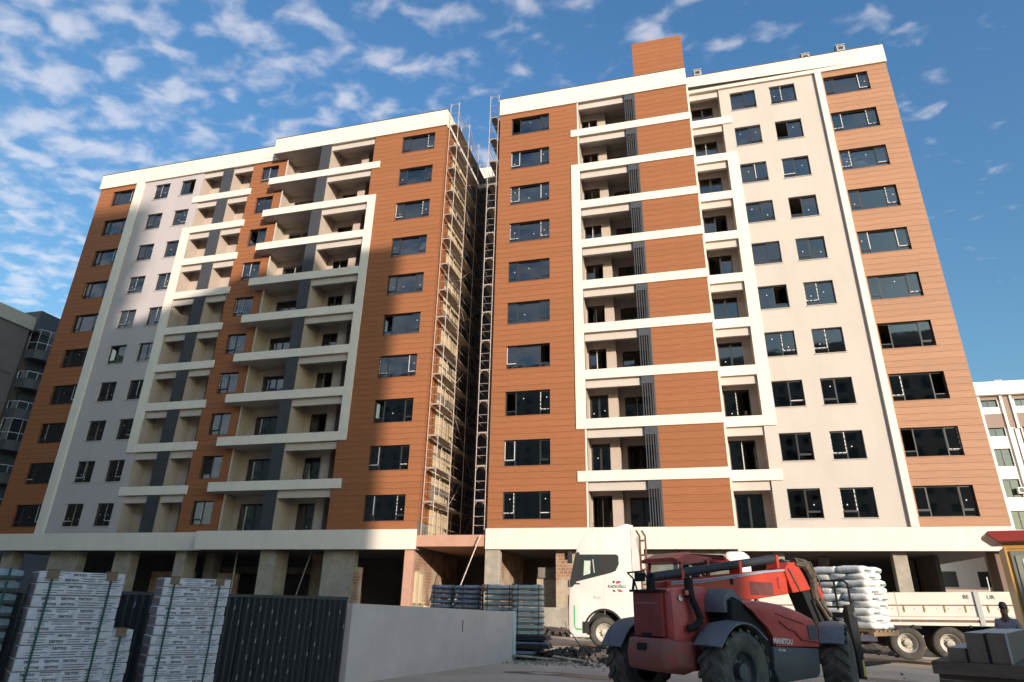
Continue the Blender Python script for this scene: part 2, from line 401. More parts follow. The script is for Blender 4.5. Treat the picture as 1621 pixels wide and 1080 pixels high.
for k in range(10):
    f, c = 4.85+3*k, 7.72+3*k
    # main balcony, stepped back wall
    mb = MB(); mbc = MB()
    balcony_room(mb, -4.95, -3.2, 0, 1.3, f, c, [(-4.9, -3.78, f, f+2.32)], right=False, mbc=mbc)
    balcony_room(mb, -3.2, -.97, 0, 2.0, f, c, [(-2.85, -1.35, f, f+2.3)], left=False, mbc=mbc)
    mb.quad((-3.2, 1.3, f), (-3.2, 2.0, f), (-3.2, 2.0, c), (-3.2, 1.3, c))
    mb.obj('balcony_wall', PLAST, RB); mbc.obj('balcony_soffit', CEIL, RB); mb = MB(); mbc = MB()
    balcony_room(mb, 2.67, 4.72, 1.0, 1.95, f, c, [(2.85, 4.3, f, f+2.35)], mbc=mbc)
    mb.obj('balcony_wall', PLAST, RB); mbc.obj('balcony_soffit', CEIL, RB)
B(2.555, 2.67, .1, 1.0, BASE1, ROOF0).obj('corner_render', WHITE, RB); B(-5.05, -4.95, -.03, .2, BASE1, ROOF0).obj('corner_render', WHITE, RB)
sd = 100
for k in range(10):
    z = 3*k; f = 4.85+z; sd += 9
    window(RB, -9.85, -7.08, 5.75+z, 7.28+z, 0, '3', sd, sillm=CLAD)
    window(RB, 5.43, 7.05, 5.75+z, 7.28+z, 1.0, '2r', sd+1, sillm=PINK); window(RB, 7.97, 9.58, 5.75+z, 7.28+z, 1.0, '2l', sd+2, sillm=PINK)
    window(RB, 11.38, 14.05, 5.75+z, 7.28+z, 1.0, '3', sd+3, sillm=CLAD2)
    window(RB, -4.9, -3.78, f+.02, f+2.3, 1.22, 'd', sd+4, sill=False); window(RB, -2.85, -1.35, f+.02, f+2.28, 1.92, 'd', sd+5, sill=False)
    window(RB, 2.85, 4.3, f+.02, f+2.33, 1.87, 'd', sd+6, sill=False)
    B(-4.95, -1.7, .12, .32, 7.25+z, ZB0+z).obj('lintel_beam', PINK, RB); B(2.67, 4.68, 1.1, 1.3, 7.25+z, ZB0+z).obj('lintel_beam', PINK, RB)
    zl = BASE1 if k == 0 else ZB1+3*(k-1)
    s = MB(); s.box(-1.7, -.99, -.03, .12, 7.28+z, ZB0+z)
    for i in range(6): s.box(-1.68+i*.135, -1.635+i*.135, -.04, .1, zl, 7.28+z)
    s.box(-1.06, -.985, -.05, .12, zl, 7.28+z)
    for i in range(6): s.box(-1.68+i*.135, -1.635+i*.135, -.045, -.028, 7.28+z, ZB0+z)
    s.obj('slat_screen', SLATM, RB)
    if k < 9:
        xl = -5.53
        band(RB, xl if k in (0, 8) else -4.95, 2.6, -.1, .2, k); band(RB, 2.62, 5.33 if k in (0, 8) else 4.72, .92, 1.1, k)
ft = MB(); ft.box(-5.55, -4.95, -.1, .05, 10.74, 29.33); ft.obj('balcony_frame', WHITE, RB, bev=.012, seg=1)
ft = MB(); ft.box(4.72, 5.4, .92, 1.02, 10.74, 29.33); ft.obj('balcony_frame', WHITE, RB, bev=.012, seg=1)
B(10.89, 11.27, .82, 1.0, BASE1, ROOF0).obj('white_pilaster', WHITE, RB, bev=.01, seg=1)
ROOFT = mat('parapet_flashing', (.10, .07, .055), .5)
p = B(-10.78, 2.6, -.12, .25, ROOF0, ROOF1).obj('parapet', WHITE, RB, bev=.015, seg=1); B(-10.8, 2.62, -.14, .27, ROOF1, ROOF1+.05).obj('flashing', ROOFT, p)
p = B(2.6, 15.3, .85, 1.25, ROOF0, ROOF1).obj('parapet', WHITE, RB, bev=.015, seg=1); B(2.6, 15.32, .83, 1.27, ROOF1, ROOF1+.05).obj('flashing', ROOFT, p)
B(-10.78, 2.62, -.15, -.04, BASE0, BASE1).obj('base_fascia', WHITE, RB, bev=.015, seg=1)
B(2.62, 15.3, .82, .93, BASE0-.02, BASE1-.01).obj('base_fascia', WHITE, RB, bev=.015, seg=1)
sh = shell(RB, -10.7, 15.2, 1.0, 0, (-10.7, -6.2, -5.4, 2.5, 5.0, 7.5, 10.5, 15.2))
for k in range(10):
    a, b = 4.85+3*k, 7.70+3*k
    sh.quad((-10.7, .2, a), (-5.4, .2, a), (-5.4, 1.21, a), (-10.7, 1.21, a)); sh.quad((-10.7, .2, b), (-5.4, .2, b), (-5.4, 1.21, b), (-10.7, 1.21, b))
sh.obj('room_interior', INTER, RB)
mb = MB(); mb.quad((-10.75, .9, BASE0), (-10.75, 16, BASE0), (-10.75, 16, ROOF1), (-10.75, .9, ROOF1)); mb.quad((-10.75, 16, BASE0), (15.27, 16, BASE0), (15.27, 16, ROOF1), (-10.75, 16, ROOF1))
mb.quad((-10.7, .2, ROOF0+.3), (15.2, .9, ROOF0+.3), (15.2, 16, ROOF0+.3), (-10.7, 16, ROOF0+.3))
mb.obj('shaft_wall', SHAFT, RB)
mb = MB(); mb.box(15.2, 15.27, 1.02, 16, BASE0, ROOF0); mb.obj('side_wall', CLAD2, RB)
B(15.16, 15.33, 1.2, 16, ROOF0, ROOF1).obj('parapet', WHITE, RB)
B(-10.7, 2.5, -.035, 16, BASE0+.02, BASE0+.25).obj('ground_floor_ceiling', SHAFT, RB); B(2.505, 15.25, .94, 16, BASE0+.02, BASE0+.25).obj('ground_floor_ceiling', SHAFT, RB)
VENT = mat('grey_vent_block', (.36, .34, .33), .9, .15, 5)
for i, (x, yv, lab) in enumerate(((3.6, 2.2, 'grey vent block on the roof just right of the terracotta tower'), (10.9, 2.2, 'low grey vent block on the roof, middle one of three'), (13.2, 2.2, 'grey vent block on the roof nearest the right end'))):
    t = thing('roof_vent', lab, 'vent', (x, yv, ROOF0+.3), group='vent blocks on the roof')
    h = 2.75 if i != 1 else 2.5
    B(-.27, .27, -.26, .26, 0, h).obj('stack', VENT, t, bev=.02); B(-.31, .31, -.3, .3, h, h+.06).obj('cap', VENT, t); B(-.15, .15, -.275, -.26, h-.35, h-.12).obj('louvre', DMETAL, t)

# ================================================================== LEFT APARTMENT BLOCK
LB = thing('apartment_block', 'unfinished ten-storey block left of the scaffolding gap, half in shadow, with open corner balconies', 'building')
BD = []
def xf_l9(a, b, x0, x1): return (-20.18 if (a > 10.7 and b < 29.36) else -20.81, x1)
clad_zone(BD, -20.2, -14.97, 0, (-18.5, -15.83), m=CLAD, xfun=xf_l9)
clad_zone(BD, -47.8, -43.85, .77, (-46.35, -43.87), m=CLAD)
clad_zone(BD, -32.2, -29.07, .77, (-31.33, -29.75), m=CLAD)
emit_boards(BD, LB)
mb = MB()
facade(mb, -20.84, -14.95, BASE1, ROOF0, 0, [(-18.5, -15.83, 5.75+3*k, 7.28+3*k) for k in range(10)])
mb.obj('cladding_backing', CLADB, LB); mb = MB()
facade(mb, -47.85, -43.85, BASE1, ROOF0, .77, [(-46.35, -43.87, 5.75+3*k, 7.28+3*k) for k in range(10)])
mb.obj('cladding_backing', CLADB, LB); mb = MB()
facade(mb, -32.2, -29.05, BASE1, ROOF0, .77, [(-31.33, -29.75, 5.75+3*k, 7.28+3*k) for k in range(10)])
mb.obj('cladding_backing', CLADB, LB)
mb = MB(); facade(mb, -43.1, -37.05, BASE1, ROOF0, .77, [(a, b, 5.75+3*k, 7.28+3*k) for k in range(10) for a, b in ((-41.92, -40.36), (-39.22, -37.78))]); mb.obj('rendered_wall', PINK_SHADE, LB)
mb = MB(); mbc = MB()
for k in range(10):
    f, c = 4.85+3*k, 7.72+3*k
    # open corner balcony
    mb = MB(); mbc = MB()
    mb.quad((-29.05, .77, f), (-29.05, 1.9, f), (-29.05, 1.9, c), (-29.05, .77, c))
    facade(mb, -29.05, -24.72, f, c, 1.9, [(-28.55, -26.3, f, f+2.35)], .12)
    mbc.quad((-29.73, 0, c), (-24.72, 0, c), (-24.72, 1.9, c), (-29.73, 1.9, c)); mb.quad((-29.73, 0, f), (-24.72, 0, f), (-24.72, 1.9, f), (-29.73, 1.9, f))
    mb.obj('balcony_wall', PLAST, LB); mbc.obj('balcony_soffit', CEIL, LB); mb = MB(); mbc = MB()
    balcony_room(mb, -24.6, -22.57, .06, 1.8, f, c, [(-24.15, -22.95, f, f+2.3)], right=False, mbc=mbc)
    balcony_room(mb, -22.57, -20.84, .06, 2.2, f, c, [(-21.8, -20.95, f, f+2.35)], left=False, mbc=mbc)
    mb.box(-22.57, -21.95, 1.3, 2.2, f, c)
    mb.obj('balcony_wall', PLAST, LB); mbc.obj('balcony_soffit', CEIL, LB); mb = MB(); mbc = MB()
    balcony_room(mb, -37.05, -34.25, .77, 1.95, f, c, [(-36.35, -35.1, f, f+2.3)], mbc=mbc)
    mb.obj('balcony_wall', PLAST, LB); mbc.obj('balcony_soffit', CEIL, LB); mb = MB(); mbc = MB()
    balcony_room(mb, -34.12, -32.2, .77, 1.95, f, c, [(-33.35, -32.3, f, f+2.3)], mbc=mbc)
    mb.obj('balcony_wall', PLAST, LB); mbc.obj('balcony_soffit', CEIL, LB)
B(-24.71, -24.61, .07, 1.88, BASE1, ROOF0).obj('divider_wall', PLAST, LB)
mb = MB(); mb.box(-34.24, -34.13, .81, 1.93, BASE1, ROOF0); mb.obj('divider_wall', PLAST, LB)
sd = 700
for k in range(10):
    z = 3*k; f = 4.85+z; sd += 9
    window(LB, -18.5, -15.83, 5.75+z, 7.28+z, 0, '3', sd, sillm=CLAD); window(LB, -46.35, -43.87, 5.75+z, 7.28+z, .77, '3', sd+1, sillm=CLAD)
    window(LB, -31.33, -29.75, 5.75+z, 7.28+z, .77, '2l', sd+2, sillm=CLAD)
    window(LB, -41.92, -40.36, 5.75+z, 7.28+z, .77, '2l', sd+3, sillm=PINK); window(LB, -39.22, -37.78, 5.75+z, 7.28+z, .77, '2r', sd+4, sillm=PINK)
    for a, b, y in ((-28.55, -26.3, 1.82), (-24.15, -22.95, 1.72), (-21.8, -20.95, 2.12), (-36.35, -35.1, 1.87), (-33.35, -32.3, 1.87)):
        sd += 1; window(LB, a, b, f+.02, f+2.28, y, 'd', sd, sill=False)
    B(-24.6, -20.84, .12, .32, 7.25+z, ZB0+z).obj('lintel_beam', PINK, LB)
    B(-37.05, -35.08, .87, 1.05, 7.25+z, ZB0+z).obj('lintel_beam', PINK, LB); B(-34.1, -32.2, .87, 1.05, 7.25+z, ZB0+z).obj('lintel_beam', PINK, LB)
    zl = BASE1 if k == 0 else ZB1+3*(k-1)
    s = MB(); s.box(-25.45, -24.6, -.01, .05, zl, ZB0+z)
    for i in range(11): s.box(-25.43+i*.076, -25.39+i*.076, -.05, -.01, zl, ZB0+z)
    s.box(-25.45, -25.4, .05, .5, zl, ZB0+z); s.obj('slat_screen', SLATM, LB)
    s = MB(); s.box(-35.08, -34.12, .72, .8, zl, ZB0+z)
    for i in range(12): s.box(-35.06+i*.079, -35.02+i*.079, .68, .72, zl, ZB0+z)
    s.obj('slat_screen', SLATM, LB)
    # downpipe beside the corner balcony
    d = MB(); d.tube((-28.93, .68, f), (-28.93, .68, f+2.85), .05, 8); d.tube((-28.93, .68, f+1.9), (-28.93, .68, f+2.02), .065, 8)
    d.obj('downpipe', PINK, LB, smooth=True)
    if k < 9:
        xr = -20.15 if k in (0, 8) else -20.81
        b = MB(); z0, z1 = ZB0+z, ZB1+z
        b.box(-29.75, xr, -.1, .06, z0, z1).box(-29.75, -29.6, .06, .77, z0, z1); b.obj('balcony_band', WHITE, LB)
        band(LB, -37.55 if k in (0, 8) else -37.05, -31.98, .66, .85, k)
B(-20.81, -20.18, -.1, .05, 10.74, 29.33).obj('balcony_frame', WHITE, LB, bev=.012, seg=1)
B(-37.82, -37.05, .66, .8, 10.74, 29.33).obj('balcony_frame', WHITE, LB, bev=.012, seg=1)
B(-43.85, -43.1, .6, .8, BASE1, ROOF0).obj('white_pilaster', WHITE, LB, bev=.01, seg=1)
p = B(-47.95, -29.8, .62, 1.0, ROOF0, ROOF1).obj('parapet', WHITE, LB, bev=.015, seg=1); B(-47.97, -29.8, .6, 1.02, ROOF1, ROOF1+.05).obj('flashing', ROOFT, p)
p = B(-29.8, -14.92, -.12, .25, ROOF0, ROOF1).obj('parapet', WHITE, LB, bev=.015, seg=1); B(-29.82, -14.9, -.14, .27, ROOF1, ROOF1+.05).obj('flashing', ROOFT, p)
B(-14.95, -14.88, .25, 8, ROOF0, ROOF1).obj('parapet', WHITE, LB); B(-29.8, -29.62, .25, .62, ROOF0, ROOF1).obj('parapet', WHITE, LB)
B(-48.0, -29.87, .55, .66, BASE0, BASE1).obj('base_fascia', WHITE, LB, bev=.015, seg=1); B(-29.87, -14.93, -.15, -.04, BASE0, BASE1).obj('base_fascia', WHITE, LB, bev=.015, seg=1)
sh = shell(LB, -47.8, -15.0, .97, 0, (-47.8, -43.5, -40, -37.2, -31.8, -29.0, -20.7, -19, -15.1))
for k in range(10):
    a, b = 4.85+3*k, 7.70+3*k
    sh.quad((-20.7, .2, a), (-15, .2, a), (-15, 1.2, a), (-20.7, 1.2, a)); sh.quad((-20.7, .2, b), (-15, .2, b), (-15, 1.2, b), (-20.7, 1.2, b))
sh.obj('room_interior', INTER, LB)
mb = MB(); mb.quad((-47.85, .77, BASE0), (-47.85, 16, BASE0), (-47.85, 16, ROOF1), (-47.85, .77, ROOF1)); mb.quad((-47.85, 16, BASE0), (-14.95, 16, BASE0), (-14.95, 16, ROOF1), (-47.85, 16, ROOF1))
mb.quad((-47.8, .9, ROOF0+.3), (-15, .3, ROOF0+.3), (-15, 16, ROOF0+.3), (-47.8, 16, ROOF0+.3))
mb.obj('side_wall', PINK_SHADE, LB)
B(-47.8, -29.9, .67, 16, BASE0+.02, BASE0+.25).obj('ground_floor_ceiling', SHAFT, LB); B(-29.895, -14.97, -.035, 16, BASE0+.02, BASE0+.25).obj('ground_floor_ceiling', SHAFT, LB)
# the gable facing the gap: bare render, cladding at the corner, cream insulation boards
mb = MB(); mb.quad((-14.95, 0, BASE0), (-14.95, 9, BASE0), (-14.95, 9, ROOF0), (-14.95, 0, ROOF0)); mb.obj('gable_wall', CONCD, LB)
cb_ = MB()
for k in range(10):
    for a, b, wn in board_rows(k):
        if a > ROOF0-.1: continue
        cb_.box(-14.945, -14.915, .0, 1.55, a+.012, min(b, ROOF0)-.012)
    bx_z = 5.0+3*k
    for i in range(6):
        y = 1.65+i*.6
        bx('insulation_board', FOAM, LB, -14.945, -14.89-.012*((i+k) % 3), y+.02, y+.58, bx_z+.1, bx_z+1.95)
        if (i*7+k*3) % 5: bx('insulation_board', FOAM, LB, -14.945, -14.9, y+.05, y+.5, bx_z+2.12, bx_z+2.62)
cb_.obj('corner_cladding', CLAD, LB, kind='stuff')

# ================================================================== LINK BLOCK IN THE GAP
KB = thing('link_block', 'dark recessed stair link at the back of the scaffolding gap between the two blocks', 'building')
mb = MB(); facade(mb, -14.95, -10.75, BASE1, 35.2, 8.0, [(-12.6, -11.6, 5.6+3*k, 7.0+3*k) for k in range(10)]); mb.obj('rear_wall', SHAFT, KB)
for k in range(10):
    window(KB, -12.6, -11.6, 5.6+3*k, 7.0+3*k, 8.0, '2l', 2000+k, sill=False)
    B(-14.9, -10.8, 7.85, 8.0, 7.55+3*k, 7.75+3*k).obj('floor_edge', CONCD, KB)
B(-14.9, -10.8, 7.4, 8.2, 35.2, 36.3).obj('parapet', WHITE, KB); B(-14.9, -10.8, 7.5, 8.0, 34.3, 34.7).obj('cornice', WHITE, KB)
CAN = mat('salmon_primed_concrete', (.48, .27, .19), .9, .1, 1.2, .3, 30, base2=None)
cn = MB(); cn.box(-15.12, -10.8, -.02, 8, 4.32, 4.94); cn.obj('canopy_slab', CAN, KB)
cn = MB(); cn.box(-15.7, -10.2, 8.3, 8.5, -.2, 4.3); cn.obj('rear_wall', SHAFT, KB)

# ------------------------------------------------------------------ ground floor
def brickmat():
    m = bpy.data.materials.new('rough_brickwork'); m.use_nodes = True; t = m.node_tree; n = t.nodes; l = t.links; b = n['Principled BSDF']; b.inputs['Roughness'].default_value = .95
    tx = n.new('ShaderNodeTexCoord'); sx = n.new('ShaderNodeSeparateXYZ'); cx = n.new('ShaderNodeCombineXYZ'); ad = n.new('ShaderNodeMath'); l.new(tx.outputs['Object'], sx.inputs[0])
    l.new(sx.outputs[0], ad.inputs[0]); l.new(sx.outputs[1], ad.inputs[1]); l.new(ad.outputs[0], cx.inputs[0]); l.new(sx.outputs[2], cx.inputs[1])
    br = n.new('ShaderNodeTexBrick'); br.inputs['Color1'].default_value = (.33, .16, .09, 1); br.inputs['Color2'].default_value = (.24, .12, .075, 1); br.inputs['Mortar'].default_value = (.40, .34, .27, 1)
    br.inputs['Scale'].default_value = 3.2; br.inputs['Mortar Size'].default_value = .03; br.inputs['Row Height'].default_value = .55; br.inputs['Brick Width'].default_value = .8; l.new(cx.outputs[0], br.inputs[0])
    no = n.new('ShaderNodeTexNoise'); no.inputs['Scale'].default_value = 1.1; no.inputs['Detail'].default_value = 5; l.new(tx.outputs['Object'], no.inputs[0])
    mr = n.new('ShaderNodeMapRange'); mr.inputs['From Min'].default_value = .42; mr.inputs['From Max'].default_value = .6; l.new(no.outputs[0], mr.inputs[0])
    mi = n.new('ShaderNodeMix'); mi.data_type = 'RGBA'; l.new(mr.outputs[0], mi.inputs[0]); l.new(br.outputs[0], mi.inputs[6]); mi.inputs[7].default_value = (.40, .33, .24, 1); l.new(mi.outputs[2], b.inputs['Base Color'])
    bp = n.new('ShaderNodeBump'); bp.inputs['Strength'].default_value = .6; l.new(br.outputs['Fac'], bp.inputs['Height']); bp.invert = True; l.new(bp.outputs[0], b.inputs['Normal'])
    MATS[m.name] = m; return m
BRK = brickmat()
def col(parent, x0, x1, y0, y1, m=CONC, top=BASE0, bot=-.3): return B(x0, x1, y0, y1, bot, top).obj('column', m, parent, bev=.02, seg=1)
for x0, x1, y0, y1, m in ((-42.6, -40.1, 1.2, 1.9, CONC), (-37.1, -35.8, 1.2, 2.0, CONC), (-32.0, -31.2, .9, 2.0, CONC), (-30.9, -30.2, 2.4, 3.2, CONCD), (-25.3, -24.2, .3, 1.7, CONC), (-21.0, -18.95, .35, .9, CONC), (-46.8, -45.8, 1.2, 2, CONC)):
    col(LB, x0, x1, y0, y1, m)
for x0, x1, y0, y1, z1 in ((-23.4, -21.8, 3.2, 3.5, 4.1), (-18.95, -18.6, .4, .9, 3.2), (-36, -32.6, 3.6, 3.9, 3.0), (-30.4, -28.6, 3.0, 3.2, 2.9)):
    B(x0, x1, y0, y1, -.2, z1).obj('brick_wall', BRK, LB)
for i, (x, y, r) in enumerate(((-27.7, 1.3, .05), (-23.2, .8, .03), (-16.9, 3.0, .09))):
    MB().tube((x, y, 0), (x+(.0 if i != 1 else 1.1), y, 4.1), r, 8).obj('prop', CONC, LB)
B(-47.8, -15.35, 7.5, 7.7, -.2, BASE0).obj('rear_wall', SHAFT, LB); B(-31.5, -24, 5.0, 5.3, 3.0, 3.4).obj('cross_beam', CONCD, LB)
# wall along the gap, lit
B(-15.55, -15.25, .05, 8.2, -.2, 4.3).obj('gap_wall', BRK, LB); B(-15.62, -15.1, -.02, .35, -.2, BASE0).obj('column', CAN, LB, bev=.02, seg=1)
B(-15.24, -15.1, .8, 1.1, 1.3, 3.0).obj('insulation_board', FOAM, LB); B(-15.24, -15.1, 1.5, 1.8, 1.3, 2.9).obj('insulation_board', FOAM, LB)
B(-10.78, -10.3, .1, 7.0, -.2, BASE0).obj('gap_wall', BRK, RB); B(-10.8, -9.95, -.02, .45, -.2, BASE0).obj('column', CONC, RB, bev=.02, seg=1)
def hgrid(name, parent, m, x0, x1, y0, y1, z0, z1): return B(x0, x1, y0, y1, z0, z1).obj(name, m, parent)
B(-6.9, -5.8, .5, .9, -.2, BASE0).obj('brick_pier', BRK, RB); B(-8.2, -6.95, 1.6, 1.9, -.2, 3.0).obj('brick_wall', BRK, RB)
B(-8.1, -6.7, 1.45, 1.6, 2.75, 3.3).obj('lintel', CONCD, RB)
B(-8.8, 2.4, -.35, -.1, -.3, 1.25).obj('low_wall', CONC, RB, bev=.03, seg=1)
for x0, x1, y0, y1, m in ((-3.2, -.4, .6, 1.0, CONC), (.1, 2.3, .5, .9, CONC), (4.4, 4.95, 1.6, 2.3, CONC), (9.95, 10.6, 1.4, 1.9, CONC), (14.3, 15.2, 1.2, 2.2, mat('brown_render', (.20, .13, .10), .9)), (7.2, 7.7, 5, 5.6, CONCD), (12.0, 12.5, 7, 7.5, CONCD)):
    col(RB, x0, x1, y0, y1, m, bot=-.5)
BRN = mat('umber_render', (.26, .15, .095), .9, .12, 1)
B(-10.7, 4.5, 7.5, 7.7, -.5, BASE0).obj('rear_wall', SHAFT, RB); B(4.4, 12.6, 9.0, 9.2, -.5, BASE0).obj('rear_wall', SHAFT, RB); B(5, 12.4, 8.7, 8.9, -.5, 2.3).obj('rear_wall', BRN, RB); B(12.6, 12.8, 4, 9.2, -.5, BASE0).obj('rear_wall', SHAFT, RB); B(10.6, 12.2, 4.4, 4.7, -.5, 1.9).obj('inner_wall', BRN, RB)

# ================================================================== SCAFFOLDS
def scaffold(label, xi, xo, ysl, lifts, mirror):
    t = thing('scaffold', label, 'scaffold', group=None)
    fm = MB(); w_ = xo-xi
    for x in (0, w_): fm.tube((x, 0, 0), (x, 0, 2.0), .027, 6)
    fm.tube((0, 0, 1.86), (w_, 0, 1.86), .024, 6); fm.tube((0, 0, 1.62), (w_*.26, 0, 1.86), .016, 5); fm.tube((w_, 0, 1.62), (w_*.74, 0, 1.86), .016, 5)
    fme = fm.mesh('frame', METAL, smooth=True)
    rl = MB(); L_ = ysl[1]-ysl[0]
    for z in (.55, 1.05): rl.tube((0, 0, z), (0, L_, z), .017, 5)
    rle = rl.mesh('guard_rail', METAL); er = MB()
    for z in (.5, 1.0): er.tube((0, 0, z), (w_, 0, z), .015, 5)
    ere = er.mesh('end_rail', METAL)
    dk = MB(); dk.box(.03, w_-.03, .03, L_-.03, -.06, -.015)
    for i in range(2): dk.box(.03+i*(w_-.06)*.5, .03+(i+1)*(w_-.06)*.5-.02, .03, L_-.03, -.012, .0)
    dke = dk.mesh('deck', mat('worn_scaffold_deck', (.33, .28, .24), .8, .25, 5))
    br = MB(); br.tube((0, 0, 0), (0, L_, 2.0), .017, 5); bre = br.mesh('brace', METAL)
    br = MB(); br.tube((0, L_, 0), (0, 0, 2.0), .017, 5); bre2 = br.mesh('brace', METAL)
    outer = w_ if not mirror else 0
    for lf in range(lifts):
        z = 4.96+2.0*lf
        for j, y in enumerate(ysl):
            if lf == lifts-1 and j % 1: continue
            link('frame', fme, t, (xi, y, z))
            if j == 0 and lf % 1 == 0: link('end_rail', ere, t, (xi, y, z))
            if j < len(ysl)-1:
                if lf: link('deck', dke, t, (xi, y, z-.05))
                link('guard_rail', rle, t, (xi+outer, y, z))
                if (lf+j) % 2 == 0 and j in (1, 2): link('brace', bre if lf % 4 < 2 else bre2, t, (xi+outer, y, z))
    return t
SL = scaffold('steel frame scaffold standing on the salmon canopy against the sunlit gable of the left block', -14.78, -14.1, (.15, 2.65, 5.15, 7.6), 16, False)
SR = scaffold('steel frame scaffold on the shaded side of the gap, against the right block', -11.58, -10.93, (.1, 2.6, 5.1), 16, True)
t = MB().tube((-11.0, -.3, 4.9), (-12.55, -1.2, .2), .035, 8).obj('scaffold_pole', METAL); tag(t, 'long grey pole leaning from the canopy down behind the wrapped bundles', 'pole')

# ================================================================== BUILDINGS THAT ARE NOT THE SUBJECT
GREYB = mat('dark_taupe_render', (.15, .13, .13), .85, .08, .8); BEIG = mat('beige_fascia', (.42, .39, .34), .85, .05, 1); SLATE = mat('slate_panel', (.07, .075, .085), .6)
RAILG = mat('pale_balcony_rail', (.55, .57, .58), .4, metal=.3)
GB = thing('apartment_block', 'dark grey neighbouring block at the left edge with glazed curved balconies', 'building')
B(-74, -60, -30, 7.4, -.5, 25.1).obj('wall', GREYB, GB); B(-74, -59.8, -30, 7.6, 25.1, 26.4).obj('fascia', BEIG, GB)
B(-74, -60.6, 7.4, 24, -.5, 25.0).obj('wall', GREYB, GB); B(-74, -59.5, 7.6, 11.8, 25.0, 27.2).obj('fascia', SLATE, GB)
for k in range(8):
    z = 2.2+2.95*k; s = []
    prof = [(-60, 7.7), (-59.0, 7.8), (-58.6, 8.5), (-58.5, 9.6), (-58.7, 10.8), (-59.2, 11.6), (-60, 11.7)]
    b = MB().prism(prof, z-.55, z+.35, 'z').obj('balcony', SLATE, GB)
    r = MB(); pts = [Vector((x, y, z+1.05)) for x, y in prof]; r.path(pts, .035, 5)
    for x, y in prof: r.tube((x, y, z+.35), (x, y, z+1.05), .025, 4)
    if k in (4, 7): r.path([p+Vector((0, 0, 1.3)) for p in pts], .035, 5); [r.tube((x, y, z+1.05), (x, y, z+2.35), .025, 4) for x, y in prof]
    r.obj('railing', RAILG, b)
    g = MB()
    for (x, y), (x2, y2) in zip(prof[:-1], prof[1:]): g.quad((x, y, z+.36), (x2, y2, z+.36), (x2, y2, z+(2.3 if k in (4, 7) else 1.0)), (x, y, z+(2.3 if k in (4, 7) else 1.0)))
    g.obj('glazing', GLASS, b)
    B(-60.05, -59.96, 8.3, 11, z+.36, z+2.2).obj('balcony_door', FRAME, GB)
B(-60.02, -59.95, -20, 7, 20.4, 20.5).obj('joint_line', SLATE, GB)
WB = thing('apartment_block', 'white neighbouring block at the right edge with brown top-floor panels and curtained windows', 'building')
Y0 = 32; WW = mat('bright_white_render', (.80, .77, .72), .85, .04, 1); BRP = mat('taupe_panel', (.26, .19, .16), .8); CURT = mat('net_curtain', (.62, .62, .62), .9, .15, 9, stretch=(8, 1, .4)); OLIVE = mat('olive_edge', (.30, .28, .12), .8)
hol = []
for c, (xa, xb) in enumerate(((28.4, 29.75), (31.15, 32.5), (33.9, 35.3), (36.5, 38))):
    for k in range(7): hol.append((xa, xb, 3.3+2.8*k-.6, 4.95+2.8*k-.6))
mb = MB(); facade(mb, 27.9, 44, -.5, 20.6, Y0, hol, .25); mb.obj('wall', WW, WB)
B(26, 44, Y0-.5, Y0+11, 20.6, 21.9).obj('parapet', WW, WB, bev=.02, seg=1); B(28.0, 43.9, Y0+.8, Y0+10, -.5, 20.5).obj('core', INTER, WB); B(27.7, 27.9, Y0-.3, Y0+10, -.5, 20.6).obj('side_wall', OLIVE, WB)
for i, h_ in enumerate(hol):
    wd = MB(); xa, xb, za, zb = h_; wd.box(xa, xb, Y0+.15, Y0+.2, za, za+.07).box(xa, xb, Y0+.15, Y0+.2, zb-.07, zb).box(xa, xa+.06, Y0+.15, Y0+.2, za, zb).box(xb-.06, xb, Y0+.15, Y0+.2, za, zb).box((xa+xb)/2-.05, (xa+xb)/2+.05, Y0+.14, Y0+.2, za, zb)
    wo = wd.obj('window', FRAME, WB); B(xa+.06, xb-.06, Y0+.19, Y0+.195, za+.07, zb-.07).obj('pane', GLASS, wo); B(xa+.06, xb-.06, Y0+.3, Y0+.33, za+.07, zb-.07).obj('curtain', CURT, wo)
for x in (28.1, 29.95, 30.75, 32.75, 33.5): B(x, x+.2, Y0-.18, Y0, 17.4 if x > 30 else -.5, 20.6).obj('fin', WW, WB)
for xa, xb in ((28.3, 29.95), (30.95, 32.75)): B(xa, xb, Y0-.04, Y0, 17.5, 18.85).obj('spandrel_panel', BRP, WB)
B(30.15, 30.75, Y0-.05, Y0, 17.5, 20.55).obj('spandrel_panel', BRP, WB); B(28.3, 34, Y0-.03, Y0, 20.2, 20.6).obj('spandrel_panel', BRP, WB)
for x in (30.5, 31.0, 33.0): MB().tube((x, Y0-.05, 0), (x, Y0-.05, 17.4), .04, 6).obj('downpipe', GREYB, WB)
for x in (27.4, 30.2): B(x, x+.7, Y0+.5, Y0+1.2, 21.9, 22.35).obj('chimney', VENT, WB)
ACW = mat('white_painted_metal', (.75, .74, .70), .5, .06, 5)
def ac(x, y, z, lab):
    t = thing('air_conditioner', lab, 'air conditioner', (x, y, z)); B(0, .8, 0, .3, 0, .55).obj('casing', ACW, t, bev=.02)
    MB().lathe([(.02, -.02), (.2, -.02), (.22, 0)], (.3, 0, .28), n=16).obj('fan_grille', DMETAL, t); MB().path([(.75, .1, .3), (.95, .15, .5), (1.0, .25, 1.2)], .025, 6).obj('hose', ACW, t); return t
ac(29.3, Y0-.36, 11.4, 'air conditioner on the wall of the white neighbouring block')
t = thing('house', 'low white house far behind, glimpsed under the overhang between the columns', 'house', (16, 38, -.5)); B(0, 14, 0, 8, 0, 7.5).obj('wall', WW, t)
for i in range(4): B(1.2+3.2*i, 2.6+3.2*i, -.03, -.01, 4.2, 5.6).obj('window', FRAME, t)
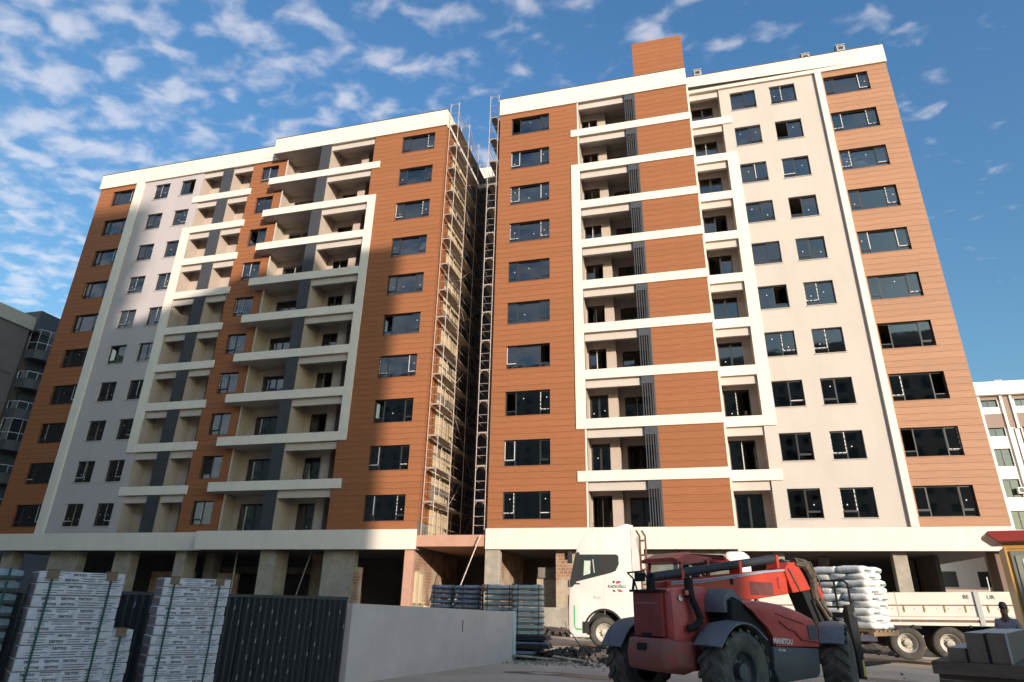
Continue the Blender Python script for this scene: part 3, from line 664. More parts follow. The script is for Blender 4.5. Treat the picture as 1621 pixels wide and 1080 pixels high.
B(-.4, 14.4, -.5, 8.4, 7.5, 7.8).obj('roof', BRP, t)
# blocks behind the camera (shadow casters, plus one row added to dim the sky light; they show in the glass)
def backblock(label, x0, x1, y0, y1, h, side_balc=False, fl=3.0):
    t = thing('apartment_block', label, 'building'); hs = []; n = int((x1-x0-1)//3.4)
    for k in range(int((h-2)//fl)):
        for i in range(n): a = x0+1+i*(x1-x0-2)/max(n, 1); hs.append((a, a+1.5, 1.2+fl*k, 2.8+fl*k))
    mb = MB(); facade(mb, x0, x1, -1, h, y1, hs, -.25); mb.quad((x0, y0, -1), (x1, y0, -1), (x1, y0, h), (x0, y0, h)); mb.quad((x0, y0, -1), (x0, y1, -1), (x0, y1, h), (x0, y0, h)); mb.quad((x1, y0, -1), (x1, y1, -1), (x1, y1, h), (x1, y0, h)); mb.quad((x0, y0, h), (x1, y0, h), (x1, y1, h), (x0, y1, h))
    mb.obj('wall', mat('sand_render', (.40, .35, .30), .9, .1, .5), t); B(x0+.1, x1-.1, y1-.35, y1-.3, 0, h-.5).obj('window_band', GLASS, t); B(x0+.1, x1-.1, y1-.8, y1-.6, 0, h-.5).obj('core', GREYB, t)
    if side_balc:
        for k in range(int((h-3)//fl)): B(x1, x1+1.5, y0+1, y1-1, 1+fl*k, 2.1+fl*k).obj('balcony', WW, t)
    return t
backblock('tall block behind the viewer, known from its shadow on the left facade', 37.2, 49.5, -94, -80, 47.4)
backblock('block behind the viewer with a lower roof, known from the low step of the shadow', 27.2, 37.1, -94, -80, 44.3)
backblock('tall tower far behind the viewer whose shadow edge is toothed by balconies', 77.6, 85.2, -164, -150, 75.3, True, 3.1)
backblock('wide block behind the viewer that shades the far left end', 36.8, 70.1, -154, -140, 69.4)
backblock('long unseen row of city blocks behind the viewer, added to cut the sky light on the facades', -110, 34, -125, -108, 56)  # unseen row, added to reduce sky light reaching the shaded facades
backblock('low shop building behind the viewer that shades the yard', 28.6, 38.2, -64, -55, 10.6)
backblock('low office building behind the viewer, right of the shop', 38.3, 72, -64, -55, 12.6)

# ================================================================== YARD WALL, HOARDING, WRAPPED PACKAGES
def frame_from(p, q):
    p = Vector(p); q = Vector(q); return (p.x, p.y, 0), math.atan2(q.y-p.y, q.x-p.x), math.hypot(q.x-p.x, q.y-p.y)
GREYW = mat('smooth_grey_render', (.70, .58, .52), .85, .08, 1.2, .2, 50); EDGEW = mat('pale_corner_profile', (.62, .66, .70), .5)
lo, rz, ln = frame_from((-5.93, -24.2), (-4.52, -17.75))
t = thing('yard_wall', 'low grey rendered wall with a pale corner strip, joining the black hoarding', 'wall', lo, rz)
mb = MB(); mb.prism([(0, -.1), (ln, -.1), (ln, 1.17), (0, 1.315)], -.0, .3, 'y'); mb.obj('wall_body', GREYW, t)
mb = MB(); mb.box(ln, ln+.03, -.02, .32, .08, 1.19).box(ln-.12, ln+.0, -.012, -.002, .08, 1.17); mb.obj('corner_profile', EDGEW, t)
B(3.9, 3.93, -.006, -.001, .75, 1.0).obj('dark_stain', DMETAL, t)
BLK = mat('black_corrugated_sheet', (.022, .023, .026), .5, .2, 4, spec=.5); CLIP = mat('bright_clip', (.24, .25, .26), .6)
lo, rz, ln = frame_from((-9.0, -29.05), (-5.99, -24.3)); HLN = ln
t = thing('hoarding', 'black ribbed sheet hoarding with bright fixing clips behind the package stacks', 'hoarding', lo, rz)
rr = random.Random(5); x = 0
pm = MB(); pw = HLN/9; nr = 6
prof = []
for i in range(nr):
    a = i*pw/nr; prof += [(a, 0), (a+.045, -.035), (a+.07, -.035), (a+.10, 0)]
prof.append((pw, 0))
for (a, ya), (b_, yb) in zip(prof[:-1], prof[1:]): pm.quad((a, ya, 0), (b_, yb, 0), (b_, yb, 1.36), (a, ya, 1.36))
pm.box(0, pw, .005, .03, 0, 1.36)
pme = pm.mesh('ribbed_sheet', BLK); cl = B(-.008, .008, -.045, -.035, 0, .07).mesh('clip', CLIP)
n = int(ln/pw)
for i in range(n):
    p = link('ribbed_sheet', pme, t, (i*pw, (i % 2)*.012, .02+rr.uniform(-.01, .01)), (0, 0, rr.uniform(-.01, .01)))
    for j in range(5):
        for q in range(3):
            if rr.random() < .45: continue
            link('clip', cl, p, (.058+q*.207+(j % 2)*.1, 0, .18+j*.24+rr.uniform(-.05, .05)), (0, .12, 0))
B(-.02, ln, -.03, .06, 1.375, 1.42).obj('top_rail', DMETAL, t)
for i in range(0, n, 2): B(i*pw-.03, i*pw+.03, .04, .1, 0, 1.37).obj('post', DMETAL, t)

FILM = mat('printed_white_film', (.52, .48, .51), .5, .14, 9, .5, 12, base2=(.80, .76, .78)); FILMG = mat('taupe_board_edge', (.20, .175, .17), .8, .1, 8); INK = mat('dark_print', (.045, .035, .05), .6); INKR = mat('plum_print', (.20, .07, .10), .6)
STRAP = mat('green_strap', (.008, .075, .06), .5); CARD = mat('brown_cardboard', (.24, .16, .10), .9, .1, 9); TEALF = mat('teal_grey_film', (.26, .31, .32), .4, .25, 6, .6, 10); WOOD = mat('pallet_wood', (.32, .22, .13), .85, .25, 5, .4, 30, stretch=(1, 6, 6))
TXT = {}
def print_mesh(w_, h_, seed):
    key = (round(w_, 2), round(h_, 3), seed)
    if key in TXT: return TXT[key]
    r = random.Random(seed); cu = MB(); me_t = textmesh('termo', h_*.42, INK, .0006, .0012)
    vv = [tuple(v.co) for v in me_t.vertices]; ff = [tuple(p.vertices) for p in me_t.polygons]
    for row in range(2):
        x = .06+r.uniform(0, .06); zc = h_*(.74-.45*row)
        while x < w_-.12:
            if r.random() < .55 and x < w_-.26:
                i = len(cu.v); cu.v += [(x+.075+a, -.0015-c, zc+b) for a, b, c in vv]; cu.f += [tuple(i+q for q in f) for f in ff]; x += .17+r.uniform(0, .03)
            else:
                L_ = r.uniform(.08, .26); L_ = min(L_, w_-.04-x)
                for q in range(2): cu.box(x, x+L_*(1 if q == 0 else r.uniform(.6, 1)), -.0015, -.0005, zc+h_*(.07-.19*q), zc+h_*(.125-.19*q))
                x += L_+.03
    me = bpy.data.meshes.new('printed_lettering'); me.from_pydata(cu.v, [], cu.f); me.materials.append(INK); TXT[key] = me; return me
def package_stack(label, loc, rz, w_, dpt, n, h_, film, side=True, ptext=True, soft=0, z0=.1, strapx=(.16, .84)):
    t = thing('package_stack', label, 'package stack', loc, rz); r = random.Random(int(abs(loc[0])*1000))
    pl = MB(); pl.box(0, w_, 0, dpt, .0, z0-.02) if z0 < .06 else [pl.box(0, w_, y, y+.1, 0, z0) for y in (0, dpt/2-.05, dpt-.1)]
    pl.obj('pallet', WOOD, t)
    for i in range(n):
        jx, jy = r.uniform(-.008, .008), r.uniform(-.01, .01)
        me = MB().box(0, w_, 0, dpt, 0, h_-.006)
        key = ('pk', round(w_, 2), round(h_, 3), film.name, i % 3)
        if key not in TXT:
            if soft:
                q = MB(); sec = []
                for a in range(9):
                    xx = w_*a/8; bl = (.86 if a in (0, 8) else 1)*(1+r.uniform(-soft, soft)*.3)
                    sec.append([(xx, .02+(1-bl)*.1, .015), (xx, -.03*bl-r.random()*.02, h_*.45), (xx, .02, h_*bl), (xx, dpt-.02, h_*bl), (xx, dpt+.03, h_*.45), (xx, dpt-.02, .015)])
                q.loft(sec); TXT[key] = q.mesh('package', film, smooth=True)
            else: TXT[key] = me.mesh('package', film, bev=.008, seg=1)
        o = link('package', TXT[key], t, (jx, jy, z0+i*h_))
        if side: link('board_edge', B_edge(dpt, h_), o, (0, 0, 0))
        if ptext: link('printed_lettering', print_mesh(w_, h_, i % 5), o)
    zt = z0+n*h_
    for sx in strapx:
        s = MB(); x = w_*sx; s.box(x-.011, x+.011, -.045 if soft else -.012, -.035 if soft else -.004, z0, zt+.003).box(x-.011, x+.011, -.012, dpt+.01, zt, zt+.006); s.obj('strap', STRAP, t)
        if ptext: 
            c = MB(); c.box(x-.055, x+.055, -.018, -.006, zt-.085, zt+.014).box(x-.055, x+.055, -.018, .1, zt+.004, zt+.014); c.obj('corner_protector', CARD, t)
    return t
EDG = {}
def B_edge(d, h_):
    k = (d, h_)
    if k not in EDG: EDG[k] = B(-.006, -.001, .02, d-.02, .012, h_-.018).mesh('board_edge', FILMG)
    return EDG[k]
R_ = math.radians
package_stack('nearest stack of white printed board packages with two green straps, second from left edge', (-6.91, -29.68, 0), R_(56), .85, .60, 12, .125, FILM)
package_stack('tall stack of white printed board packages with green straps standing alone before the black hoarding', (-6.62, -28.14, 0), R_(52), .83, .50, 13, .115, FILM)
package_stack('grey-green film wrapped package stack cut off by the left edge', (-7.72, -30.2, 0), R_(52), .78, .6, 12, .126, TEALF, ptext=False, soft=.1)
package_stack('lower dull package stack tucked behind the nearest printed stack', (-7.25, -29.0, 0), R_(58), .86, .5, 7, .125, FILM, ptext=True, side=False)
WRAP = mat('glossy_grey_wrap', (.22, .215, .25), .35, .35, 7, .6, 14); TEALW = mat('pale_teal_wrap', (.42, .43, .39), .4, .3, 5, .6, 10, stretch=(1, 1, 3))
package_stack('dark violet-grey wrapped bundle stack, leftmost behind the yard wall', (-7.61, -15.98, 0), R_(15), .70, .8, 13, .136, WRAP, side=False, ptext=False, soft=.2, strapx=(.12, .88))
package_stack('violet-grey wrapped bundle stack, second behind the yard wall', (-6.80, -16.09, 0), R_(15), .78, .8, 13, .136, WRAP, side=False, ptext=False, soft=.2, strapx=(.3, .9))
package_stack('teal-grey wrapped bundle stack with green straps, third behind the yard wall', (-5.76, -16.51, 0), R_(15), .84, .8, 12, .148, TEALW, side=False, ptext=False, soft=.4, strapx=(.1, .86))
package_stack('pale teal wrapped bundle stack beyond the end of the yard wall, beside the black sheets', (-4.78, -16.92, 0), R_(15), .86, .8, 12, .148, TEALW, side=False, ptext=False, soft=.4, strapx=(.14, .82))
# orange net on top between the bundles
tag(MB().box(-6.05, -5.82, -15.9, -15.5, 1.7, 1.9).obj('folded_net', mat('orange_net', (.5, .2, .12), .9, .3, 30), bev=.04), 'small orange folded net on top between the wrapped bundle stacks', 'net')
# black and blue sheet bundles
SHB = mat('blue_grey_sheet', (.10, .14, .22), .4, .3, 3, base2=(.30, .36, .44)); SHK = mat('black_sheet', (.03, .03, .036), .5)
for i, (m_, z0, z1, x1, lab) in enumerate(((SHB, .02, .22, .70, 'blue-grey sheet bundle lying lowest at the foot of the pale teal stack'), (SHB, .30, .44, 1.05, 'long grey-topped sheet bundle, middle of the lying pile'), (SHK, .50, .60, 1.0, 'thin black sheet bundle on top of the lying pile'))):
    t = thing('sheet_bundle', lab, 'sheet bundle', (-4.75, -17.35+.05*i, 0), R_(4-2*i))
    for q in range(3): B(-.5, x1-.02*q, -.1, .55, z0+(z1-z0)*q/3, z0+(z1-z0)*(q+1)/3-.004).obj('sheet', m_ if q == 2 else SHK, t)
    B(-.5, x1+.02, -.12, .57, z0-.02, z0-.002).obj('wrapper', SHK, t)
# rubble
ROCK = mat('rubble_concrete', (.12, .10, .085), .95, .35, 6, .5, 20)
def rocks(n, cx, cy, sx, sy, s0, s1, seed, hz=0):
    r = random.Random(seed); mb = MB()
    for _ in range(n):
        a = r.gauss(0, .5); b_ = r.gauss(0, .5); x, y = cx+a*sx, cy+b_*sy; s = r.uniform(s0, s1); z = gz(x)+hz*max(0, 1-a*a-b_*b_)*r.random()
        vs_ = [Vector((r.uniform(.5, 1)*i_, r.uniform(.5, 1)*j_, r.uniform(.3, .8)*k_))*s for i_ in (-1, 1) for j_ in (-1, 1) for k_ in (-1, 1)]
        i = len(mb.v); mb.v += [(x+v_.x, y+v_.y, z+s*.3+v_.z) for v_ in vs_]; mb.f += [tuple(i+q for q in f) for f in ((0, 1, 3, 2), (4, 6, 7, 5), (0, 4, 5, 1), (2, 3, 7, 6), (0, 2, 6, 4), (1, 5, 7, 3))]
    return mb
rocks(900, -3.0, -16.3, 1.5, 1.1, .015, .06, 1, .28).obj('rubble_heap', ROCK, kind='stuff')
rocks(260, -3.6, -17.9, 2.2, .9, .01, .04, 4).obj('scattered_rubble', mat('pale_chips', (.34, .30, .25), .95, .3, 5), kind='stuff')
rocks(700, -1.0, -15.2, 4.0, 2.0, .01, .05, 2).obj('loose_gravel', ROCK, kind='stuff')
rocks(900, -4, -2.5, 16, 1.6, .03, .16, 9, .3).obj('earth_clods', SOIL, kind='stuff')
for i, (x, y, a, l_, lab) in enumerate(((-3.9, -17.5, 12, 1.0, 'splintered pale plank end nearest the yard wall corner'), (-3.1, -17.6, -8, .9, 'pale plank lying right of the rubble heap'), (-4.3, -17.75, 30, .5, 'short pale board scrap under the sheet bundles'), (-2.2, -15.3, 20, .4, 'white scrap piece on the rubble towards the truck'))):
    o = B(-l_/2, l_/2, -.05, .05, 0, .035).obj('plank', mat('pale_timber', (.42, .36, .27), .9, .2, 8), bev=.004); o.location = (x, y, gz(x)+.06+.02*i); o.rotation_euler = (R_(4), R_(5), R_(a)); tag(o, lab, 'plank')
o = MB().path([(-3.0, -16.3, .3), (-3.25, -16.25, .62), (-3.4, -16.2, .72), (-3.45, -16.2, .95)], .015, 5).obj('bent_rebar', DMETAL); tag(o, 'bent steel bar sticking up out of the rubble heap', 'steel bar')
o = rocks(14, .0, .0, .35, .12, .01, .03, 8).obj('asphalt_crumbs', DMETAL, kind='stuff'); o.location = (-4.05, -20.9, 0)
for i, (x, y, r_, lab) in enumerate(((-1.6, -14.3, .55, 'round dark damp patch on the yard before the truck wheel'), (3.9, -16.2, .8, 'dark damp patch on the yard under the trailer edge'), (-2.6, -20.6, .7, 'dark oily patch on the yard beside the wall corner'))):
    rq = random.Random(i); m_ = MB(); pts = [(x+r_*(1+.35*rq.uniform(-1, 1))*math.cos(a*.4488)*1.7, y+r_*.6*(1+.3*rq.uniform(-1, 1))*math.sin(a*.4488)) for a in range(14)]
    m_.v = [(a, b_, gz(a)+.006) for a, b_ in pts]; m_.f = [tuple(range(14))]; o = m_.obj('damp_patch', mat('damp_ground', (.10, .085, .07), .5, .25, 5)); o['kind'] = 'structure'
# debris in the lit bay of the gap
o = thing('debris_pile', 'tangle of pale torn boards and film in the sunlit bay left of the wrapped bundles', 'debris', (-14.2, 2.5, 0))
rr = random.Random(11)
for i in range(26):
    p = Vector((rr.uniform(-1, 1.6), rr.uniform(-.8, .8), rr.uniform(0, 1.4))); q = p+Vector((rr.uniform(-1, 1), rr.uniform(-.4, .4), rr.uniform(-.3, .9)))
    MB().tube(p, q, rr.uniform(.02, .06), 4).obj('torn_board', FOAM if i % 3 else WOOD, o)

# ================================================================== TRUCK
TW = mat('truck_white_paint', (.67, .645, .585), .28, .05, 2, spec=.5, coat=.3); TWL = mat('truck_panel_grey', (.50, .49, .46), .4, .06, 2); RUB = mat('dusty_tyre_rubber', (.075, .066, .055), .9, .3, 5, .4, 20); RUBL = mat('tyre_dust', (.30, .27, .21), .95, .3, 6)
PLA = mat('black_plastic', (.014, .014, .015), .6, spec=.3); RIM = mat('dull_rim', (.46, .42, .35), .6, .3, 8, metal=.1); RIMD = mat('brown_hub', (.10, .07, .05), .7); REDP = mat('red_print', (.35, .02, .03), .5); GRNP = mat('green_stripe', (.02, .35, .12), .4); SEAT = mat('cab_interior', (.08, .075, .07), .9); CHROME = mat('bright_steel', (.6, .6, .6), .25, metal=.9)
def wheel(parent, loc, R, w_, side=1, rim=.55, tread=0, rimm=None, lugs=0, steer=0, name='wheel'):
    """tyre with bulged section; local y is the axle, side=+1 shows its outer face to +y"""
    e = bpy.data.objects.new(name, None); 
    prof = [(R*rim, -w_*.42), (R*(rim+.06), -w_*.48), (R*.80, -w_*.52), (R*.93, -w_*.47), (R*.985, -w_*.36), (R, -w_*.15), (R, w_*.15), (R*.985, w_*.36), (R*.93, w_*.47), (R*.80, w_*.52), (R*(rim+.06), w_*.48), (R*rim, w_*.42)]
    me = MB().lathe(prof, (0, 0, 0), 'y', 40)
    if lugs:
        for k in range(lugs):
            a = 2*math.pi*k/lugs
            for sgn in (-1, 1):
                aa = a+(math.pi/lugs if sgn > 0 else 0); sec = []
                for q in range(4):
                    yy = sgn*w_*(.02+.155*q); a2 = aa+sgn*0+.17*q*R/ R*.55; r0 = R*.96; r1 = R*(1.045-.02*(q == 3)); h_ = .045/R*1.1
                    sec.append([(math.cos(a2+s_)*r, yy, math.sin(a2+s_)*r) for s_, r in ((-h_, r0), (-h_*.7, r1), (h_*.7, r1), (h_, r0))])
                me.loft(sec)
    else:
        pass
    wo = me.obj(name, RUB, parent, smooth=True); wo.location = loc; wo.rotation_euler = (0, 0, steer)
    s = side; rp = [(R*rim*1.02, s*w_*.44), (R*rim*.93, s*w_*.40), (R*rim*.86, s*w_*.22), (R*rim*.6, s*w_*.10), (R*.20, s*w_*.12), (R*.19, s*w_*.36), (R*.06, s*w_*.38), (.001, s*w_*.38)]
    MB().lathe(rp, (0, 0, 0), 'y', 32).obj('rim', rimm or RIM, wo, smooth=True)
    nuts = MB()
    for k in range(10):
        a = 2*math.pi*k/10; x, z = math.cos(a)*R*.31, math.sin(a)*R*.31; nuts.tube((x, s*w_*.10, z), (x, s*w_*.17, z), R*.035, 6); x, z = math.cos(a+.314)*R*.43, math.sin(a+.314)*R*.43; nuts.tube((x, s*w_*.08, z), (x, s*w_*(.145 if rimm is None else .1), z), R*.062, 8)
    nuts.obj('wheel_nuts', RIMD if rimm is None else rimm, wo)
    return wo
rz = R_(190)
TK = thing('truck', 'white high-roof truck tractor cab facing left, with dark side window and logo on its side', 'truck', (-3.15, -10.31, 0), rz)
# cab side profile in (x forward, z)
prof = [(1.12, .40), (1.20, .62), (1.20, 1.15), (1.15, 2.15), (.95, 3.02), (.88, 3.22), (.76, 3.50), (.56, 3.76), (.25, 3.92), (-.25, 4.0), (-1.05, 4.0), (-1.05, .95), (-.76, .95)]
arch = [(-.74+.0, .95)]+[(-.02+.70*math.cos(a), .52+.72*math.sin(a)) for a in [math.pi*(.80-.6*i/9) for i in range(10)]][::1]
arch = [(-.02+.68*math.cos(a), .50+.74*math.sin(a)) for a in [math.pi-.62-(math.pi-.9)*i/10 for i in range(11)]]
poly = prof[:-1]+arch+[(.62, .40)]
def cabsec(y, inset): 
    cx_, cz_ = .1, 2.0
    return [(x-(inset if x > .3 and z > .3 else 0)*(1 if z > .5 else .5), y, z-(inset*.8 if z > 3.3 else 0)) for x, z in poly]
cb2 = MB(); cb2.loft([cabsec(-1.25, .06), cabsec(-1.21, .0), cabsec(1.21, .0), cabsec(1.25, .06)]); cb2.obj('cab_body', TW, TK, smooth=True)
Yn = 1.252
MB().prism([(.93, 2.14), (.80, 3.06), (-.52, 3.08), (-.60, 3.02), (-.60, 2.75), (-.48, 2.52), (-.30, 2.45)], Yn, Yn+.012).obj('window_surround', PLA, TK)
MB().prism([(1.12, 1.95), (1.14, 2.14), (.93, 3.08), (.86, 3.14), (.78, 3.12), (.92, 2.12), (1.04, 1.98)], Yn-.02, Yn+.014).obj('screen_pillar', PLA, TK)
MB().prism([(.80, 2.22), (.72, 2.98), (.10, 3.0), (.10, 2.38)], Yn+.013, Yn+.02).obj('side_window', mat('cab_glass_dark', (.03, .04, .04), .05, spec=.9), TK)
MB().prism([(.66, 2.35), (.62, 2.85), (.40, 2.85), (.42, 2.42)], Yn+.0205, Yn+.022).obj('painted_reflection', mat('pale_reflection_tone', (.45, .52, .42), .7, .2, 5), TK)  # pale patch on the glass stands in for a bright reflection
MB().tube((.28, Yn+.02, 2.45), (.32, Yn+.02, 2.9), .02, 6).obj('seat_belt', TWL, TK)
wsn = MB(); wsn.loft([[(1.163, y, 2.10), (.985, y, 3.0)] for y in (-1.1, 1.1)], False, False); wsn.v = [(x+.02, y, z) for x, y, z in wsn.v]; wsn.obj('windscreen', GLASS, TK)
MB().box(1.10, 1.32, -1.15, 1.15, 3.02, 3.10).obj('sun_visor', PLA, TK, bev=.01)
MB().box(1.19, 1.215, -.95, .95, .7, 1.7).obj('grille', PLA, TK)
seam = MB()
for p, q in (((-.06, 1.10), (-.02, 1.38)), ((-.02, 1.38), (-.10, 2.44)), ((1.14, 1.36), (-.0, 1.42)), ((-.02, 1.42), (-1.04, 1.50)), ((.88, 3.17), (-.1, 3.19)), ((-.85, 3.19), (-1.04, 3.19)), ((.90, .42), (.90, 1.35))):
    seam.tube((p[0], Yn, p[1]), (q[0], Yn, q[1]), .007, 4)
seam.obj('panel_seam', TWL, TK)
MB().path([(1.0, Yn, 1.36), (1.0, Yn, .72), (.95, Yn+.0, .62), (.72, Yn, .60)], .022, 5).obj('green_trim', GRNP, TK)
MB().box(.05, .30, Yn, Yn+.03, 1.62, 1.68).obj('door_handle', TWL, TK, bev=.008); MB().box(.80, 1.0, Yn, Yn+.006, 2.05, 2.1).obj('vent_slot', PLA, TK)
MB().box(.50, .74, Yn-.1, Yn-.0, .48, .85).obj('step_plate', PLA, TK); MB().box(.5, 1.16, Yn-.2, Yn+.02, .36, .44).obj('bumper_lip', TWL, TK, bev=.01)
fl_ = MB(); pts = [(-.02+.66*math.cos(a), .50+.72*math.sin(a)) for a in [math.pi*(.04+.88*i/16) for i in range(17)]]
fl_.loft([[(x, Yn-.25, z), (x, Yn+.03, z), (-.02+(x+.02)*1.09, Yn+.03, .5+(z-.5)*1.09), (-.02+(x+.02)*1.09, Yn-.25, .5+(z-.5)*1.09)] for x, z in pts]); fl_.obj('wheel_arch_trim', PLA, TK, smooth=True)
B(-.7, .6, -1.1, 1.0, .5, 1.2).obj('arch_liner', PLA, TK)
for yy, sd_ in ((1.05, 1), (-1.05, -1)): wheel(TK, (-.02, yy, .51), .51, .32, sd_, rim=.57)
for x_ in (-3.7,):
    for yy, sd_ in ((.95, 1), (-.95, -1)): wheel(TK, (x_, yy, .51), .51, .55, sd_, rim=.57)
B(-4.4, -1.0, -.45, .45, .75, 1.0).obj('chassis', DMETAL, TK); B(-2.6, -1.2, .55, 1.15, .45, 1.05).obj('fuel_tank', RIM, TK, bev=.08)
# side fairing and rear frame
MB().prism([(-1.07, 1.5), (-1.07, 3.95), (-1.18, 3.93), (-1.34, 3.1), (-1.36, 1.5)], 1.14, 1.24).obj('side_fairing', TWL, TK); MB().prism([(-1.07, 3.95), (-.55, 4.02), (-.95, 4.16), (-1.2, 4.1)], -1.1, 1.1).obj('roof_deflector', TW, TK)
rf = MB()
for x_ in (-1.42, -1.62): rf.path([(x_, .95, 1.2), (x_-.0, .95, 3.75), (x_+.12, .95, 3.95)], .035, 6)
for z in (1.6, 2.1, 2.6, 3.1, 3.6): rf.tube((-1.42, .95, z), (-1.62, .95, z), .03, 6)
rf.obj('rear_ladder', mat('rust_brown_frame', (.14, .07, .04), .7), TK); B(-1.55, -1.4, -.7, .9, 2.5, 3.8).obj('air_deflector_panel', TW, TK, bev=.02)
mr = MB(); mr.box(1.05, 1.22, 1.26, 1.48, 2.75, 3.15).tube((1.0, 1.25, 3.1), (1.12, 1.35, 3.1), .02, 5); mr.obj('mirror', PLA, TK, bev=.02)
B(1.17, 1.22, 1.24, 1.32, 1.95, 2.2).obj('kerb_mirror', PLA, TK, bev=.015); MB().tube((.3, .8, 3.9), (.25, .8, 4.25), .008, 4).obj('antenna', PLA, TK)
# logo on the side (reads left to right for the viewer: local x runs to the viewer's left)
def side_text(parent, txt, size, m, x, y, z, bold=.0):
    o = link('lettering', textmesh(txt, size, m, .002, bold), parent, (x, y, z), (math.pi/2, 0, math.pi)); return o
side_text(TK, 'KADIOĞLU', .125, PLA, -.50, Yn+.004, 2.0, .003)
MB().prism([(-.46, 2.10), (-.58, 2.10), (-.68, 2.19), (-.50, 2.19)], Yn+.001, Yn+.005).obj('emblem', REDP, TK); MB().prism([(-.50, 1.91), (-.62, 1.91), (-.72, 1.83), (-.56, 1.83)], Yn+.001, Yn+.005).obj('emblem', REDP, TK)
MB().prism([(-.36, 2.19), (-.46, 2.19), (-.40, 2.11), (-.36, 2.11)], Yn+.001, Yn+.005).obj('emblem', PLA, TK); MB().prism([(-.37, 1.83), (-.46, 1.83), (-.40, 1.91), (-.36, 1.89)], Yn+.001, Yn+.005).obj('emblem', PLA, TK)
sm = MB(); 
for z, a, b_ in ((1.745, -.25, -.78), (1.69, -.33, -.70)):
    x_ = a
    while x_ > b_: sm.box(x_-.05, x_, Yn+.001, Yn+.004, z, z+.018); x_ -= .065
sm.obj('small_print', TWL, TK)

# ================================================================== TRAILER
TRW = mat('cream_trailer_board', (.74, .70, .60), .45, .06, 1.5); TRB = mat('trailer_brown_rail', (.20, .12, .09), .6, .2, 5); YEL = mat('olive_hinge', (.33, .30, .10), .6)
TR = thing('flatbed_trailer', 'long cream drop-side flatbed trailer behind the sacks, two big wheels showing', 'trailer', (7.29, -7.9, -.13), R_(170)); TR.rotation_euler = (0, R_(.9), R_(170))
Yt = 1.22
for i, (xa, xb) in enumerate(((2.5, 4.6), (.1, 2.48), (-2.22, .08), (-4.4, -2.36))):
    b = B(xa, xb, Yt-.04, Yt, 1.36, 2.13).obj('side_board', TRW, TR, bev=.008, seg=1)
    B(xa, xb, Yt, Yt+.015, 1.70, 1.735).obj('ridge', TRB, b)
    hg = MB(); n_ = 4
    for q in range(n_): x_ = xa+.3+(xb-xa-.5)*q/(n_-1); hg.box(x_, x_+.035, Yt, Yt+.02, 1.5, 1.7)
    hg.obj('board_hinge', YEL, b)
    rv = MB()
    for q in range(7): x_ = xa+.15+(xb-xa-.3)*q/6; rv.tube((x_, Yt, 1.6), (x_, Yt+.012, 1.6), .014, 6)
    rv.obj('rivets', RIMD, b)
for x_ in (-2.36, 2.49, .085): B(x_, x_+.14 if x_ < 0 else x_+.012, Yt-.06, Yt+.05 if x_ < 0 else Yt+.01, 1.1, 2.15).obj('post', TRW if x_ > 0 else TWL, TR)
B(-4.4, 4.8, Yt-.05, Yt+.03, 1.26, 1.35).obj('side_rail', TRW, TR); B(-4.4, 4.8, Yt-.06, Yt+.0, 1.18, 1.26).obj('side_rail', TRB, TR); B(-4.4, 4.8, Yt-.05, Yt+.02, 1.08, 1.18).obj('side_rail', TRW, TR)
B(-4.4, 4.8, -1.2, 1.16, 1.1, 1.25).obj('deck', TRB, TR); B(-4.4, 4.8, -1.24, -1.2, 1.3, 2.13).obj('side_board', TRW, TR); B(-4.3, 5.8, -.5, .5, .75, 1.08).obj('chassis', DMETAL, TR)
B(4.8, 4.9, -1.2, 1.2, 1.2, 2.6).obj('headboard', TRW, TR, bev=.01); B(-4.5, -4.4, -1.2, 1.2, 1.3, 2.13).obj('tail_board', TRW, TR)
for x_ in (0, -1.25, -2.6):
    for yy, s_ in ((1.0, 1), (-1.0, -1)): wheel(TR, (x_, yy, .53), .53, .38, s_, rim=.56)
B(.9, 1.5, .9, 1.15, .55, 1.05).obj('tool_box', mat('blue_black_box', (.06, .06, .09), .6), TR); MB().box(-.5, .5, 1.15, 1.2, .98, 1.08).obj('mudguard', DMETAL, TR)
for x_ in (-1.95, -.3, .6): B(x_, x_+.06, Yt, Yt+.05, 1.03, 1.1).obj('lashing_hook', DMETAL, TR)
side_text(TR, 'BE', .17, PLA, -1.98, Yt+.004, 1.97, .002); side_text(TR, 'UR', .17, PLA, -2.68, Yt+.004, 1.96, .002); side_text(TR, 'UR', .17, PLA, .52, Yt+.004, 2.02, .002)
# white covered load
t = thing('covered_load', 'smooth white covered load on the trailer, showing below and behind the red boom', 'load', (7.29, -7.9, -.13), R_(170))
TARP = mat('white_tarpaulin', (.82, .80, .76), .6, .05, 2, .4, 3)
MB().box(1.9, 4.7, -1.1, 1.14, 1.27, 2.52).obj('tarpaulin', TARP, t, bev=.08, smooth=True); MB().box(4.95, 5.7, -1.0, 1.1, 1.2, 3.58).obj('cover', TARP, t, bev=.14, smooth=True)

